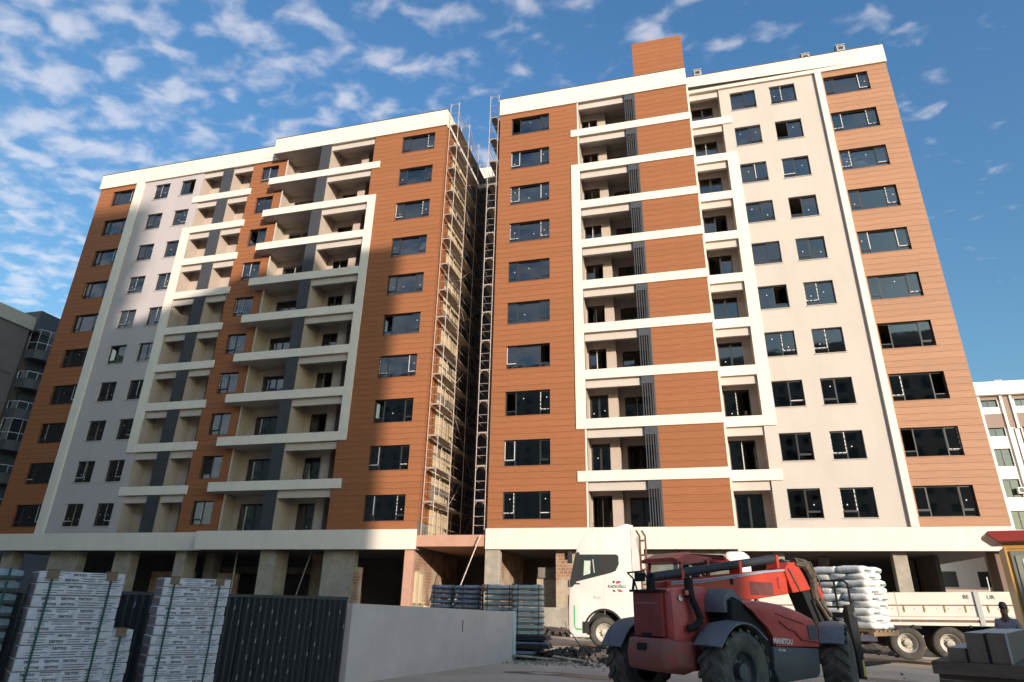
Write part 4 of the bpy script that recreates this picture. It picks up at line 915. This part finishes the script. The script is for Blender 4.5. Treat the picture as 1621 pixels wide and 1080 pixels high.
# ================================================================== TELEHANDLER
RED = mat('faded_red_paint', (.47, .075, .07), .38, .22, 2.2, .08, 12, spec=.5); REDB = mat('boom_red_paint', (.44, .045, .025), .4, .14, 2.5); REDD = mat('dark_red_panel', (.22, .03, .03), .45, .3, 3); REDG = mat('scuffed_red_bumper', (.33, .06, .055), .6, base2=(.17, .10, .08), vscale=5)
GREY = mat('blue_grey_plastic', (.13, .14, .155), .6, .25, 4, .2, 20); GREYD = mat('side_tank_grey', (.06, .07, .08), .55, .2, 3); SOOT = mat('soot_black', (.012, .012, .012), .9); GREASE = mat('greasy_hydraulics', (.13, .10, .07), .7, base2=(.03, .028, .025), vscale=14, bump=.5, bscale=30); DUSTT = mat('dusty_lug_rubber', (.09, .085, .075), .9, .5, 4, .4, 20)
TH = thing('telehandler', 'faded red telescopic handler seen from its rear corner, holding a pallet of white sacks', 'telehandler', (-.18, -23.54, -.12), R_(50))
for (x_, y_, st) in ((0, -1.0, 0), (0, 1.0, 0), (2.95, -1.0, R_(24)), (2.95, 1.0, R_(24))):
    wo = wheel(TH, (x_, y_, .6), .58, .46, -1 if y_ < 0 else 1, rim=.52, lugs=18, rimm=GREYD, steer=st)
    wo.data.materials[0] = DUSTT
# main frame, rear tower
B(-.75, 3.4, -.38, .38, .55, 1.05).obj('chassis', SOOT, TH)
tw = MB(); tw.prism([(-.86, .62), (-.88, 1.72), (-.70, 1.76), (-.1, 1.80), (.10, 1.62), (.30, 1.35), (.62, .95), (.62, .60), (.0, .58)], -.62, .30); tw.v = [(x_, y_ if y_ < 0 else .17, z_) for x_, y_, z_ in tw.v]; tw.obj('rear_tower', RED, TH, bev=.03, smooth=True)
rp_ = MB(); rp_.box(-.95, -.87, -.47, .15, 1.04, 1.70); rp_.obj('rear_panel', REDD, TH, bev=.02); B(-.962, -.949, -.38, .05, 1.52, 1.55).obj('scratch', mat('scratched_paint', (.30, .12, .11), .6), TH)
B(-.99, -.85, -.50, .18, 1.70, 1.735).obj('panel_cap', SOOT, TH); B(-.97, -.95, -.22, -.04, .98, 1.1).obj('latch', SOOT, TH)
bm_ = MB(); bm_.loft([[(-1.08, y*1.0, .60), (-1.12, y, .8), (-1.06, y, 1.03), (-.6, y, 1.03), (-.6, y, .52)] if -.6 < y < .2 else [(-.88, y, .66), (-.9, y, .8), (-.86, y, .98), (-.5, y, .98), (-.5, y, .6)] for y in (-.72, -.55, .16, .30)]); bm_.obj('counterweight', REDG, TH, bev=.03, smooth=True)
B(-1.125, -1.09, -.24, -.06, .86, .96).obj('tow_slot', SOOT, TH); MB().tube((-.70, -.625, 1.62), (-.70, -.65, 1.62), .05, 12).obj('pivot_pin', CHROME, TH, smooth=True); MB().tube((-.1, -.625, .95), (-.1, -.64, .95), .09, 12).obj('frame_hole', SOOT, TH)
for y_ in (-.2, .2): MB().tube((-.88, y_, 1.74), (-.84, y_, 1.9), .025, 6).obj('hose_stub', SOOT, TH)
MB().path([(-.86, .12, 1.72), (-.9, .15, 1.9), (-.95, .24, 2.0), (-.9, -.08, 2.02), (-.88, -.22, 1.74)], .014, 5).obj('mirror_bracket', SOOT, TH, smooth=True); B(-.94, -.9, -.12, .10, 1.86, 2.0).obj('rear_mirror', SOOT, TH, bev=.015); B(-.88, -.8, -.22, -.1, 1.72, 1.9).obj('rear_lamp', SOOT, TH, bev=.01)
MB().tube((-.72, -.1, 1.75), (-.72, -.1, 1.98), .04, 8).obj('valve_block', SOOT, TH)
# curved black light arm on the right
ar = MB(); pts = [(-.52, -.68, 1.86), (-.50, -.70, 1.62), (-.44, -.74, 1.45), (-.42, -.78, 1.30), (-.52, -.74, 1.20), (-.62, -.68, 1.18)]
ar.path(pts, .055, 8); ar.obj('lamp_arm', SOOT, TH, smooth=True); B(-.60, -.50, -.76, -.64, 1.62, 1.92).obj('lamp_housing', SOOT, TH, bev=.02); B(-.615, -.6, -.73, -.67, 1.66, 1.73).obj('indicator_lamp', mat('amber_lens', (.9, .35, .15), .3), TH)
# engine hood on the right side
hd = []
for y_, k_ in ((-1.16, .90), (-1.12, .97), (-.9, 1.0), (-.42, 1.0)):
    top = [(.54, 1.36), (.40, 1.48), (.24, 1.57), (.42, 1.61), (.75, 1.61), (1.2, 1.57), (1.7, 1.47), (2.05, 1.36), (2.16, 1.22), (2.14, .90), (.90, .93), (.86, 1.06), (.74, 1.22)]
    hd.append([(x_, y_, (z_ if z_ < 1 else .98+(z_-.98)*k_)) for x_, z_ in top])
h2 = MB(); h2.loft(hd); h2.obj('engine_hood', RED, TH, smooth=True, bev=.02)
ln_ = MB(); ln_.path([(.98, -1.165, 1.42), (1.25, -1.165, 1.36), (1.75, -1.165, 1.26)], .012, 5).path([(1.05, -1.17, 1.30), (1.28, -1.17, 1.18), (1.45, -1.17, 1.15), (1.62, -1.17, 1.02), (2.1, -1.17, .98)], .014, 5); ln_.obj('hood_crease', REDD, TH)
B(1.85, 2.10, -1.172, -1.16, 1.02, 1.24).obj('hood_grille', GREYD, TH)
sk = MB(); sk.prism([(.84, .94), (2.14, .885), (2.10, .50), (1.98, .44), (.90, .40), (.80, .60)], -1.15, -.45); sk.obj('side_tank', GREYD, TH, bev=.04, smooth=True)
o = link('lettering', textmesh('MANITOU', .115, mat('white_decal', (.75, .72, .72), .5), .002, .003), TH, (1.09, -1.168, 1.0), (math.pi/2, 0, 0)); o.rotation_euler = (math.pi/2, R_(3), 0)
link('lettering', textmesh('MT 1840', .05, MATS['white_decal'], .002, .001), TH, (1.05, -1.155, .87), (math.pi/2, R_(3), 0))
def fender(cx_, y0, y1, R, a0, a1, m, tk=.025, nm='fender', lift=0):
    f = MB(); sec = []
    for i in range(13):
        a = R_(a0+(a1-a0)*i/12); r = R*(1+(.04 if i in (0, 12) else 0))
        sec.append([(cx_+math.cos(a)*r, y0, .6+lift+math.sin(a)*r), (cx_+math.cos(a)*r, y1, .6+lift+math.sin(a)*r), (cx_+math.cos(a)*(r+tk), y1, .6+lift+math.sin(a)*(r+tk)), (cx_+math.cos(a)*(r+tk+.03), (y0+y1)/2, .6+lift+math.sin(a)*(r+tk+.03)), (cx_+math.cos(a)*(r+tk), y0, .6+lift+math.sin(a)*(r+tk))])
    f.loft(sec); return f.obj(nm, m, TH, smooth=True)
fender(0, -1.26, -.74, .66, 38, 150, GREY); fender(0, .76, 1.26, .66, 30, 160, GREY)
for yc in (-1.0, 1.0):
    o = fender(0, -.19, .21, .66, 62, 150, GREY); o.location = (2.95, yc, 0); o.rotation_euler = (0, 0, R_(24))
# upper rear fender hood and dark wheel well
uf = MB(); uf.loft([[(-.12, y_, 1.42), (-.10, y_, 1.62), (.02, y_, 1.77), (.16, y_, 1.76), (.40, y_, 1.58), (.32, y_, 1.50), (.14, y_, 1.66), (.02, y_, 1.62), (-.04, y_, 1.42)] for y_ in (-1.0, -.62)]); uf.obj('upper_fender', GREY, TH, smooth=True)
MB().prism([(-.04, 1.3), (-.02, 1.6), (.08, 1.64), (.26, 1.57), (.44, 1.5), (.72, 1.26), (.9, 1.0), (.92, .45), (.5, .5), (.2, 1.2)], -1.08, -.6).obj('wheel_well', SOOT, TH)
# boom
bo = MB()
def bsec(x_, zb, zt, hw): return [(x_, -hw, zb), (x_, hw, zb), (x_, hw, zt), (x_, -hw, zt)]
bo.loft([bsec(-.45, 1.62, 1.87, .19), bsec(.6, 1.60, 1.98, .20), bsec(1.65, 1.62, 2.09, .20), bsec(2.95, 1.76, 2.21, .20)]); bo.obj('boom', REDB, TH, bev=.02)
MB().prism([(2.86, 2.20), (3.02, 2.34), (3.26, 2.36), (3.44, 2.20), (3.68, 1.86), (3.05, 1.78)], -.24, .2).obj('boom_nose', REDB, TH, bev=.015)
MB().path([(2.98, -.245, 2.22), (3.28, -.245, 1.82)], .022, 6).obj('weld_edge', GREASE, TH); B(1.75, 2.45, -.206, -.202, 1.72, 1.95).obj('worn_decal', mat('charred_decal', (.12, .035, .03), .7, .3, 8), TH)
B(2.62, 2.68, -.212, -.2, 1.85, 2.05).obj('bracket', REDD, TH); B(1.18, 1.26, -.212, -.2, 1.88, 2.0).obj('slot', SOOT, TH)
ho = MB()
for q, dz in ((0, 0), (1, .035)): ho.path([(-.42, -.22, 1.83+dz), (.3, -.22, 1.88+dz), (1.2, -.22, 1.99+dz*.8), (2.2, -.22, 2.12+dz*.6), (2.95, -.22, 2.19+dz*.4)], .013, 6)
ho.obj('hydraulic_hose', mat('pale_hose', (.34, .33, .38), .5), TH, smooth=True)
cy = MB(); cy.tube((-.72, -.06, 1.93), (2.78, -.06, 2.40), .075, 14); cy.obj('lift_cylinder_cover', mat('blue_black_tube', (.022, .026, .036), .65), TH, smooth=True)
for x_ in (0.0, 1.62, 2.82): B(x_-.04, x_+.04, -.14, .10, 1.86+x_*.13, 2.08+x_*.14).obj('tube_clamp', REDB, TH)
# cab on the left side
CX = .80
cabp = [(x_+CX, z_) for x_, z_ in [(-.42, 1.2), (-.40, 1.95), (-.32, 2.30), (.15, 2.33), (1.0, 2.30), (1.36, 1.95), (1.45, 1.2)]]
def tube_frame(pts, y, r): return [(x_, y, z_) for x_, z_ in pts]
cf = MB()
for y_ in (.28, 1.05): cf.path(tube_frame(cabp, y_, .04), .04, 6)
for x_, z_ in cabp[1:6]: cf.tube((x_, .28, z_), (x_, 1.05, z_), .04, 6)
cf.tube((.35+CX, .28, 1.2), (.40+CX, .28, 2.32), .05, 6); cf.tube((.35+CX, 1.05, 1.2), (.40+CX, 1.05, 2.32), .05, 6); cf.obj('cab_frame', RED, TH, smooth=True)
ro = MB(); ro.loft([[(x_+CX, y_, z_+(b_ if 1 <= i_ <= 4 else 0)) for i_, (x_, z_) in enumerate([(-.50, 2.24), (-.52, 2.31), (-.2, 2.42), (.7, 2.42), (1.0, 2.36), (1.2, 2.18), (1.05, 2.16), (.8, 2.42), (.2, 2.29), (-.2, 2.22)])] for y_, b_ in ((.22, -.03), (.32, 0), (1.0, 0), (1.10, -.03))]); ro.obj('cab_roof', RED, TH, smooth=True)
B(.1+CX, .2+CX, .5, .7, 2.36, 2.46).obj('beacon_mount', RED, TH, bev=.02)
gl = MB(); gl.quad((-.38+CX, .28, 1.3), (.37+CX, .28, 1.3), (.40+CX, .28, 2.30), (-.30+CX, .28, 2.30)); gl.obj('cab_glass', CLEAR, TH)
gl = MB(); gl.quad((.42+CX, .28, 1.3), (1.42+CX, .28, 1.3), (1.0+CX, .28, 2.28), (.42+CX, .28, 2.30)); gl.obj('cab_glass', CLEAR, TH); gl = MB(); gl.quad((-.4+CX, .3, 1.3), (-.4+CX, 1.03, 1.3), (-.32+CX, 1.03, 2.28), (-.32+CX, .3, 2.28)); gl.obj('cab_glass', CLEAR, TH)
B(-.4+CX, 1.4+CX, .3, 1.05, .6, 1.3).obj('cab_tub', RED, TH, bev=.03); st_ = MB(); st_.box(.0+CX, .5+CX, .45, .9, 1.3, 1.42).box(-.05+CX, .08+CX, .45, .9, 1.4, 2.0); st_.obj('seat', SEAT, TH, bev=.03); MB().tube((.9+CX, .65, 1.3), (.7+CX, .65, 1.75), .03, 6).lathe([(.16, 0), (.18, .0), (.18, .03), (.16, .03)], (.68+CX, .65, 1.76), 'z', 14).obj('steering_wheel', SEAT, TH)
B(.15+CX, .3+CX, .38, .5, 1.95, 2.12).obj('head_rest', SEAT, TH, bev=.03)
# boom head, carriage, forks
hy = MB(); hy.path([(3.25, -.20, 2.36), (3.55, -.25, 2.34), (3.75, -.25, 2.1), (3.85, -.2, 1.7)], .09, 8).path([(3.3, .1, 2.36), (3.62, .1, 2.34), (3.85, .1, 2.05)], .08, 8); 
for q in range(9): hy.path([(3.3+.03*q, -.30+.05*q, 2.40-.03*q), (3.65+.02*q, -.32+.06*q, 2.36-.05*q), (3.92, -.3+.06*q, 2.0-.06*q), (3.9, -.28+.06*q, 1.55)], .022, 5)
hy.obj('hose_bundle', GREASE, TH, smooth=True)
MB().prism([(3.35, 2.05), (3.6, 2.2), (3.95, 1.75), (4.2, 1.2), (4.25, .5), (4.0, .5), (3.85, 1.1), (3.5, 1.75)], -.18, .16).obj('boom_head', SOOT, TH, bev=.02)
MB().tube((3.78, -.24, 2.02), (3.95, -.26, 1.72), .07, 10).obj('tilt_cylinder', REDB, TH, smooth=True); MB().tube((3.95, -.26, 1.74), (4.05, -.27, 1.45), .05, 10).obj('cylinder_rod', GREASE, TH, smooth=True); MB().tube((3.76, -.24, 2.14), (3.84, -.25, 2.24), .06, 8).obj('cylinder_end', REDB, TH)
ca = MB(); ca.box(4.38, 4.46, -.62, .62, .55, .65).box(4.38, 4.46, -.62, .62, 1.35, 1.45).box(4.38, 4.46, -.1, .1, .55, 1.45).box(4.25, 4.4, -.3, .3, .8, 1.3); ca.obj('carriage', SOOT, TH)
bk = MB(); bk.path([(4.42, -.60, 1.45), (4.42, -.60, 1.98), (4.42, -.52, 2.05), (4.42, .52, 2.05), (4.42, .60, 1.98), (4.42, .60, 1.45)], .022, 6).tube((4.42, -.6, 1.55), (4.42, .6, 1.55), .02, 6)
for y_ in (-.32, -.02, .28): bk.box(4.405, 4.435, y_-.015, y_+.015, 1.5, 2.05)
bk.obj('load_backrest', SOOT, TH)
for y_ in (-.45, .40): MB().prism([(4.46, 1.5), (4.52, 1.5), (4.54, .58), (5.75, .54), (5.75, .50), (4.46, .46)], y_-.07, y_+.07).obj('fork', DMETAL, TH)
pl_ = MB(); pl_.prism([(3.98, 1.58), (4.24, 1.60), (4.30, 1.2), (4.28, .28), (4.10, .30), (4.04, .9)], -.75, -.66); pl_.obj('side_plate', SOOT, TH, bev=.01); MB().tube((4.15, -.75, 1.42), (4.15, -.79, 1.42), .05, 12).obj('plate_bolt', CHROME, TH, smooth=True)
MB().prism([(4.19, .34), (4.25, .34), (4.26, .62), (4.20, .62)], -.757, -.751).obj('yellow_stripe', mat('worn_yellow', (.55, .42, .06), .7, .3, 20), TH)
for p, q in (((3.9, -.3, 1.6), (4.35, -.5, 1.0)), ((3.95, .25, 1.5), (4.3, .35, .8)), ((3.7, -.3, 1.7), (4.0, -.45, 1.1))): MB().tube(p, q, .035, 6).obj('linkage', GREASE, TH)

# ------------------------------------------------------------------ sacks on a pallet, carried by the forks
SK = mat('white_woven_sack', (.74, .75, .72), .7, .06, 8, .5, 8); SKG = mat('teal_sack_print', (.16, .24, .19), .8)
PS = thing('sack_pallet', 'tall pallet of white sacks with teal marks, carried on the forks of the telehandler', 'pallet of sacks', (-.18, -23.54, -.12), R_(50))
pm_ = MB()
for y_ in (-.70, -.18, .32): pm_.box(4.92, 5.95, y_, y_+.1, 1.02, 1.10)
pm_.obj('pallet_bearer', WOOD, PS)
for i in range(6): bx('pallet_plank', WOOD, PS, 4.92+.17*i, 5.03+.17*i, -.74, .46, 1.10, 1.125)
rr = random.Random(21)
def sackmesh(L_, W_, H_, seed):
    m = MB(); nu, nv = 28, 12; r = random.Random(seed); ph = [r.uniform(0, 6) for _ in range(4)]
    c = lambda a, e: math.copysign(abs(math.cos(a))**e, math.cos(a)); sn = lambda a, e: math.copysign(abs(math.sin(a))**e, math.sin(a))
    secs = []
    for j in range(nv+1):
        et = -math.pi/2+math.pi*j/nv; ring = []
        for i in range(nu):
            om = 2*math.pi*i/nu; x_ = L_/2*c(et, .42)*c(om, .34); y_ = W_/2*c(et, .42)*sn(om, .34); z_ = H_/2*sn(et, .75)
            k_ = 1+.10*math.sin(11*x_+ph[0])*math.cos(13*y_+ph[1]); ring.append((x_+.006*math.sin(40*z_+ph[2]), y_+.006*math.sin(25*x_+ph[3]), z_*k_+.006*math.sin(30*x_+17*y_+ph[2])))
        secs.append(ring)
    m.loft(secs); return m.mesh('sack', SK, smooth=True)
sms = [sackmesh(.60, .42, .150, q) for q in range(4)]; mk = B(-.09, .09, -.014, .0, -.018, .012).mesh('sack_mark', SKG)
zz0 = 1.20
for ly in range(9):
    ins = .03*max(0, ly-6)
    for (x_, y_, a, sx_) in (((5.42, -.49, 0, 1.38), (5.42, -.10, 0, 1.38), (5.42, .29, 0, 1.38)) if ly % 2 else ((5.19, -.40, 90, 1), (5.62, -.40, 90, 1), (5.19, .20, 90, 1), (5.62, .20, 90, 1))):
        o = link('sack', rr.choice(sms), PS, (x_+rr.uniform(-.015, .015), y_*(1-ins)+rr.uniform(-.015, .015), zz0+.137*ly+rr.uniform(-.006, .006)), (rr.uniform(-.03, .03), rr.uniform(-.03, .03), R_(a)+rr.uniform(-.05, .05)))
        o.scale.x = sx_
        if y_ < -.35 and rr.random() < .85:
            k_ = link('sack_mark', mk, o, (0, 0, 0), (0, 0, -R_(a))); k_.location = (rr.uniform(-.1, .1), -.205, -.02) if a == 0 else (-.31, rr.uniform(-.05, .05), -.02)

# ================================================================== KIOSK, BOXES, PERSON
KR = mat('kiosk_red_roof', (.28, .035, .03), .4, .06, 3); KY = mat('kiosk_ochre', (.50, .27, .07), .45, .1, 3); KYD = mat('kiosk_ochre_trim', (.62, .38, .12), .35); KG = mat('kiosk_grey_green_door', (.28, .29, .23), .4, .06, 2); KGD = mat('door_frame_grey', (.20, .21, .18), .4)
KS = thing('kiosk', 'ochre site kiosk with red roof and grey-green door carrying a white sign', 'kiosk', (6.78, -18.68, -.60), R_(-15)); KS.scale = (1.217,)*3
B(0, 3.0, 0, .75, 0, 2.72).obj('wall', KY, KS)
MB().prism([(-.20, 3.0), (-.22, 2.94), (-.08, 2.81), (3.2, 2.81), (3.2, 3.0)], -.18, .9).obj('roof', KR, KS, bev=.015); B(-.02, 3.0, -.02, 0, 2.70, 2.80).obj('roof_trim', KY, KS)
B(.0, .03, -.03, 0, 0, 2.72).obj('corner_trim', KYD, KS); B(-.01, 3.0, -.012, .0, 1.40, 1.42).obj('panel_joint', KYD, KS)
dr = B(.07, 1.1, -.04, -.005, .05, 2.66).obj('door_frame', KGD, KS); B(.13, 1.04, -.055, -.042, .08, 2.58).obj('door', KG, dr)
sg = B(.22, .95, -.064, -.056, 2.28, 2.52).obj('sign', mat('sign_white', (.70, .74, .70), .5), KS); link('lettering', textmesh('EV', .20, mat('sign_green', (.06, .22, .16), .5), .002, .003), sg, (.38, -.067, 2.39), (math.pi/2, 0, 0))
sq = B(.24, .40, -.064, -.056, 1.98, 2.22).obj('dark_sign', SOOT, KS); B(.28, .36, -.068, -.065, 2.0, 2.09).obj('pictogram', RIM, sq)
BXM = mat('grey_board_pack', (.27, .20, .155), .85, .16, 60, .4, 60, stretch=(.3, .3, 6)); BXT = mat('lit_board_top', (.50, .48, .44), .8, .08, 4)
BX0, BW0, BX1, BW1, BX2, BW2 = .08, .089, .172, .092, .268, .088
OPW = mat('old_pallet_wood', (.14, .10, .075), .9, .3, 5, stretch=(1, 6, 6))
PT = thing('pallet', 'dark wooden pallet top carrying grey board packs at the lower right corner', 'pallet', (1.226, -31.344, 0), R_(-25))
for i in range(8): bx('pallet_plank', OPW, PT, -.0, .44, .0+.21*i, .19+.21*i, 1.100, 1.116)
B(-.0, .44, -.012, -.002, 1.055, 1.112).obj('edge_plank', OPW, PT); B(.02, .60, .01, 1.6, 1.03, 1.055).obj('lower_planks', OPW, PT); B(.02, .44, -.008, .0, 1.0, 1.03).obj('edge_plank', OPW, PT); B(.03, .62, .03, 1.6, .0, .985).obj('lower_pack', GREY, PT)
for i, (x_, w_, h_, d_, lab) in enumerate(((BX0, BW0, .064, .9, 'low stack of grey boards, shortest and leftmost on the corner pallet'), (BX1, BW1, .139, 1.55, 'middle tall stack of grey boards on the corner pallet'), (BX2, BW2, .142, 1.55, 'right tall stack of grey boards, nearest the right edge of the picture'))):
    t = thing('board_stack', lab, 'board stack', (1.226, -31.344, 1.118), R_(-25)); n_ = int(h_/.0068)
    r = random.Random(i)
    for q in range(n_): bx('board', BXM, t, x_+r.uniform(-.001, .001), x_+w_, .02+r.uniform(-.001, .001), .02+d_, q*h_/n_, (q+1)*h_/n_-.001)
    B(x_, x_+w_, .02, .02+d_, h_, h_+.002).obj('lit_top', BXT, t)  # paler top face, the light falling on the stack put into colour
    B(x_+w_-.008, x_+w_+.002, .014, .020, 0, h_).obj('edge_band', BXT if i == 2 else SOOT, t)
# person behind the pallet
def skin_fig(name, pts, edges, radii, m, parent, sub=2):
    me = bpy.data.meshes.new(name); me.from_pydata(pts, edges, []); me.materials.append(m); o = bpy.data.objects.new(name, me); COL.objects.link(o); o.parent = parent
    sk_ = o.modifiers.new('s', 'SKIN'); 
    for i, r in enumerate(radii): me.skin_vertices[0].data[i].radius = r if isinstance(r, tuple) else (r, r)
    me.skin_vertices[0].data[0].use_root = True
    ss = o.modifiers.new('u', 'SUBSURF'); ss.levels = sub; ss.render_levels = sub; sk_.use_smooth_shade = True; return o
SKIN = mat('tanned_skin', (.11, .055, .038), .6, .1, 9); HAIR = mat('black_hair', (.012, .010, .009), .7); SHIRT = mat('grey_lilac_tshirt', (.24, .22, .26), .9, .06, 3, .3, 8); TROU = mat('dark_trousers', (.05, .055, .07), .9)
PE = thing('person', 'person in a grey t-shirt standing beyond the grey board stacks, beside the kiosk', 'person', (5.6, -20.97, -.22), R_(150)); PE.scale = (.78, .84, .98)
# local: faces +y away from camera side after rotation; x right
J = [(0, 0, .95), (0, 0, 1.12), (0, .01, 1.32), (0, .0, 1.50), (0, .02, 1.56), (0, .03, 1.62), (0, .035, 1.72), (.09, 0, .90), (.11, .02, .50), (.11, -.02, .08), (.12, .12, .04), (-.09, 0, .90), (-.11, .0, .50), (-.12, -.04, .08), (-.13, .10, .04),
     (.165, 0, 1.48), (.25, -.03, 1.19), (.27, .08, .95), (.275, .12, .87), (-.165, 0, 1.48), (-.26, -.06, 1.20), (-.25, .06, .97), (-.25, .10, .89)]
Eg = [(0, 1), (1, 2), (2, 3), (3, 4), (4, 5), (5, 6), (0, 7), (7, 8), (8, 9), (9, 10), (0, 11), (11, 12), (12, 13), (13, 14), (3, 15), (15, 16), (16, 17), (17, 18), (3, 19), (19, 20), (20, 21), (21, 22)]
Rd = [(.15, .11), (.145, .10), (.155, .11), (.10, .08), .055, (.075, .09), (.07, .085), .085, .06, .045, .035, .085, .06, .045, .035, .06, .045, .033, .028, .06, .045, .033, .028]
skin_fig('body', J, Eg, Rd, SKIN, PE)
skin_fig('tshirt', [(0, 0, .93), (0, 0, 1.12), (0, .01, 1.32), (0, 0, 1.49), (.17, 0, 1.48), (.235, -.02, 1.26), (-.17, 0, 1.48), (-.24, -.04, 1.26)], [(0, 1), (1, 2), (2, 3), (3, 4), (4, 5), (3, 6), (6, 7)], [(.175, .135), (.168, .122), (.178, .13), (.115, .095), .08, .07, .08, .07], SHIRT, PE)
skin_fig('trousers', [(0, 0, .94), (.09, 0, .86), (.11, .02, .50), (.11, -.02, .10), (-.09, 0, .86), (-.11, 0, .50), (-.12, -.04, .10)], [(0, 1), (1, 2), (2, 3), (0, 4), (4, 5), (5, 6)], [(.165, .125), .10, .078, .065, .10, .078, .065], TROU, PE)
hp = MB(); 
for i in range(5):
    pass
hr = MB().lathe([(.001, .105), (.06, .09), (.088, .045), (.092, -.01), (.075, -.05)], (0, 0, 0), 'z', 14); o = hr.obj('hair', HAIR, PE, smooth=True); o.location = (0, .0, 1.735); o.scale = (.93, 1.02, .9); o.rotation_euler = (R_(14), 0, 0)
fc = MB(); fc.tube((0, .115, 1.66), (0, .145, 1.635), .012, 6, .018); fc.obj('nose', SKIN, PE, smooth=True)
for s_ in (-1, 1):
    MB().lathe([(.001, .008), (.01, .004), (.012, 0)], (s_*.032, .112, 1.675), 'y', 8).obj('eye', HAIR, PE); MB().tube((s_*.064, .02, 1.64), (s_*.068, .015, 1.68), .013, 6).obj('ear', SKIN, PE)
    for q in range(4): MB().path([(s_*.27+(-.018+.012*q), .12, .87), (s_*.27+(-.02+.013*q), .135, .82), (s_*.27+(-.02+.013*q), .15, .79)], .008, 5).obj('finger', SKIN, PE)
    MB().path([(s_*.25, .12, .88), (s_*.235, .145, .84)], .009, 5).obj('thumb', SKIN, PE)
# sign wall and condenser under the right block's overhang
t = thing('shop_front', 'small white shop front with a dark awning under the right end of the block', 'shop front', (13.0, 6.2, -.4), 0)
B(0, 2.3, 0, .2, 0, 2.35).obj('wall', WW, t); B(-.15, 2.4, -.5, .2, 2.72, 2.95).obj('canopy', mat('dusty_pink_fascia', (.40, .27, .23), .8), t); B(0, 1.5, -.3, 0, 2.4, 2.65).obj('awning', SLATE, t)
B(.0, .14, -.1, .0, 0, 2.4).obj('jamb', mat('pale_gold_jamb', (.5, .4, .2), .5), t); B(.7, 1.3, -.02, 0, 1.95, 2.1).obj('green_plate', mat('moss_green', (.12, .25, .08), .7), t)
B(1.95, 2.3, -.15, 0, 0, 2.3).obj('post', BRN, t)
ac(14.55, 5.8, 2.0, 'air conditioner hung beside the dark awning under the right block')
t = thing('bush', 'dusty pale shrub against the umber wall under the right block', 'bush', (11.9, 3.6, -.35)); rr = random.Random(4)
lf = MB()
for _ in range(420):
    p = Vector((rr.gauss(0, .28), rr.gauss(0, .2), 1.15+rr.gauss(0, .38))); d1 = Vector((rr.uniform(-1, 1), rr.uniform(-1, 1), rr.uniform(-1, 1)))*.06; d2 = Vector((rr.uniform(-1, 1), rr.uniform(-1, 1), rr.uniform(-1, 1)))*.05
    lf.quad(tuple(p), tuple(p+d1), tuple(p+d1+d2), tuple(p+d2))
lf.obj('foliage', mat('dusty_leaves', (.20, .19, .12), .8, .3, 3), t, kind='stuff'); st_ = MB()
for _ in range(9): st_.tube((rr.uniform(-.1, .1), 0, 0), (rr.uniform(-.3, .3), rr.uniform(-.1, .1), rr.uniform(1.1, 1.7)), .012, 4)
st_.obj('stems', WOOD, t)
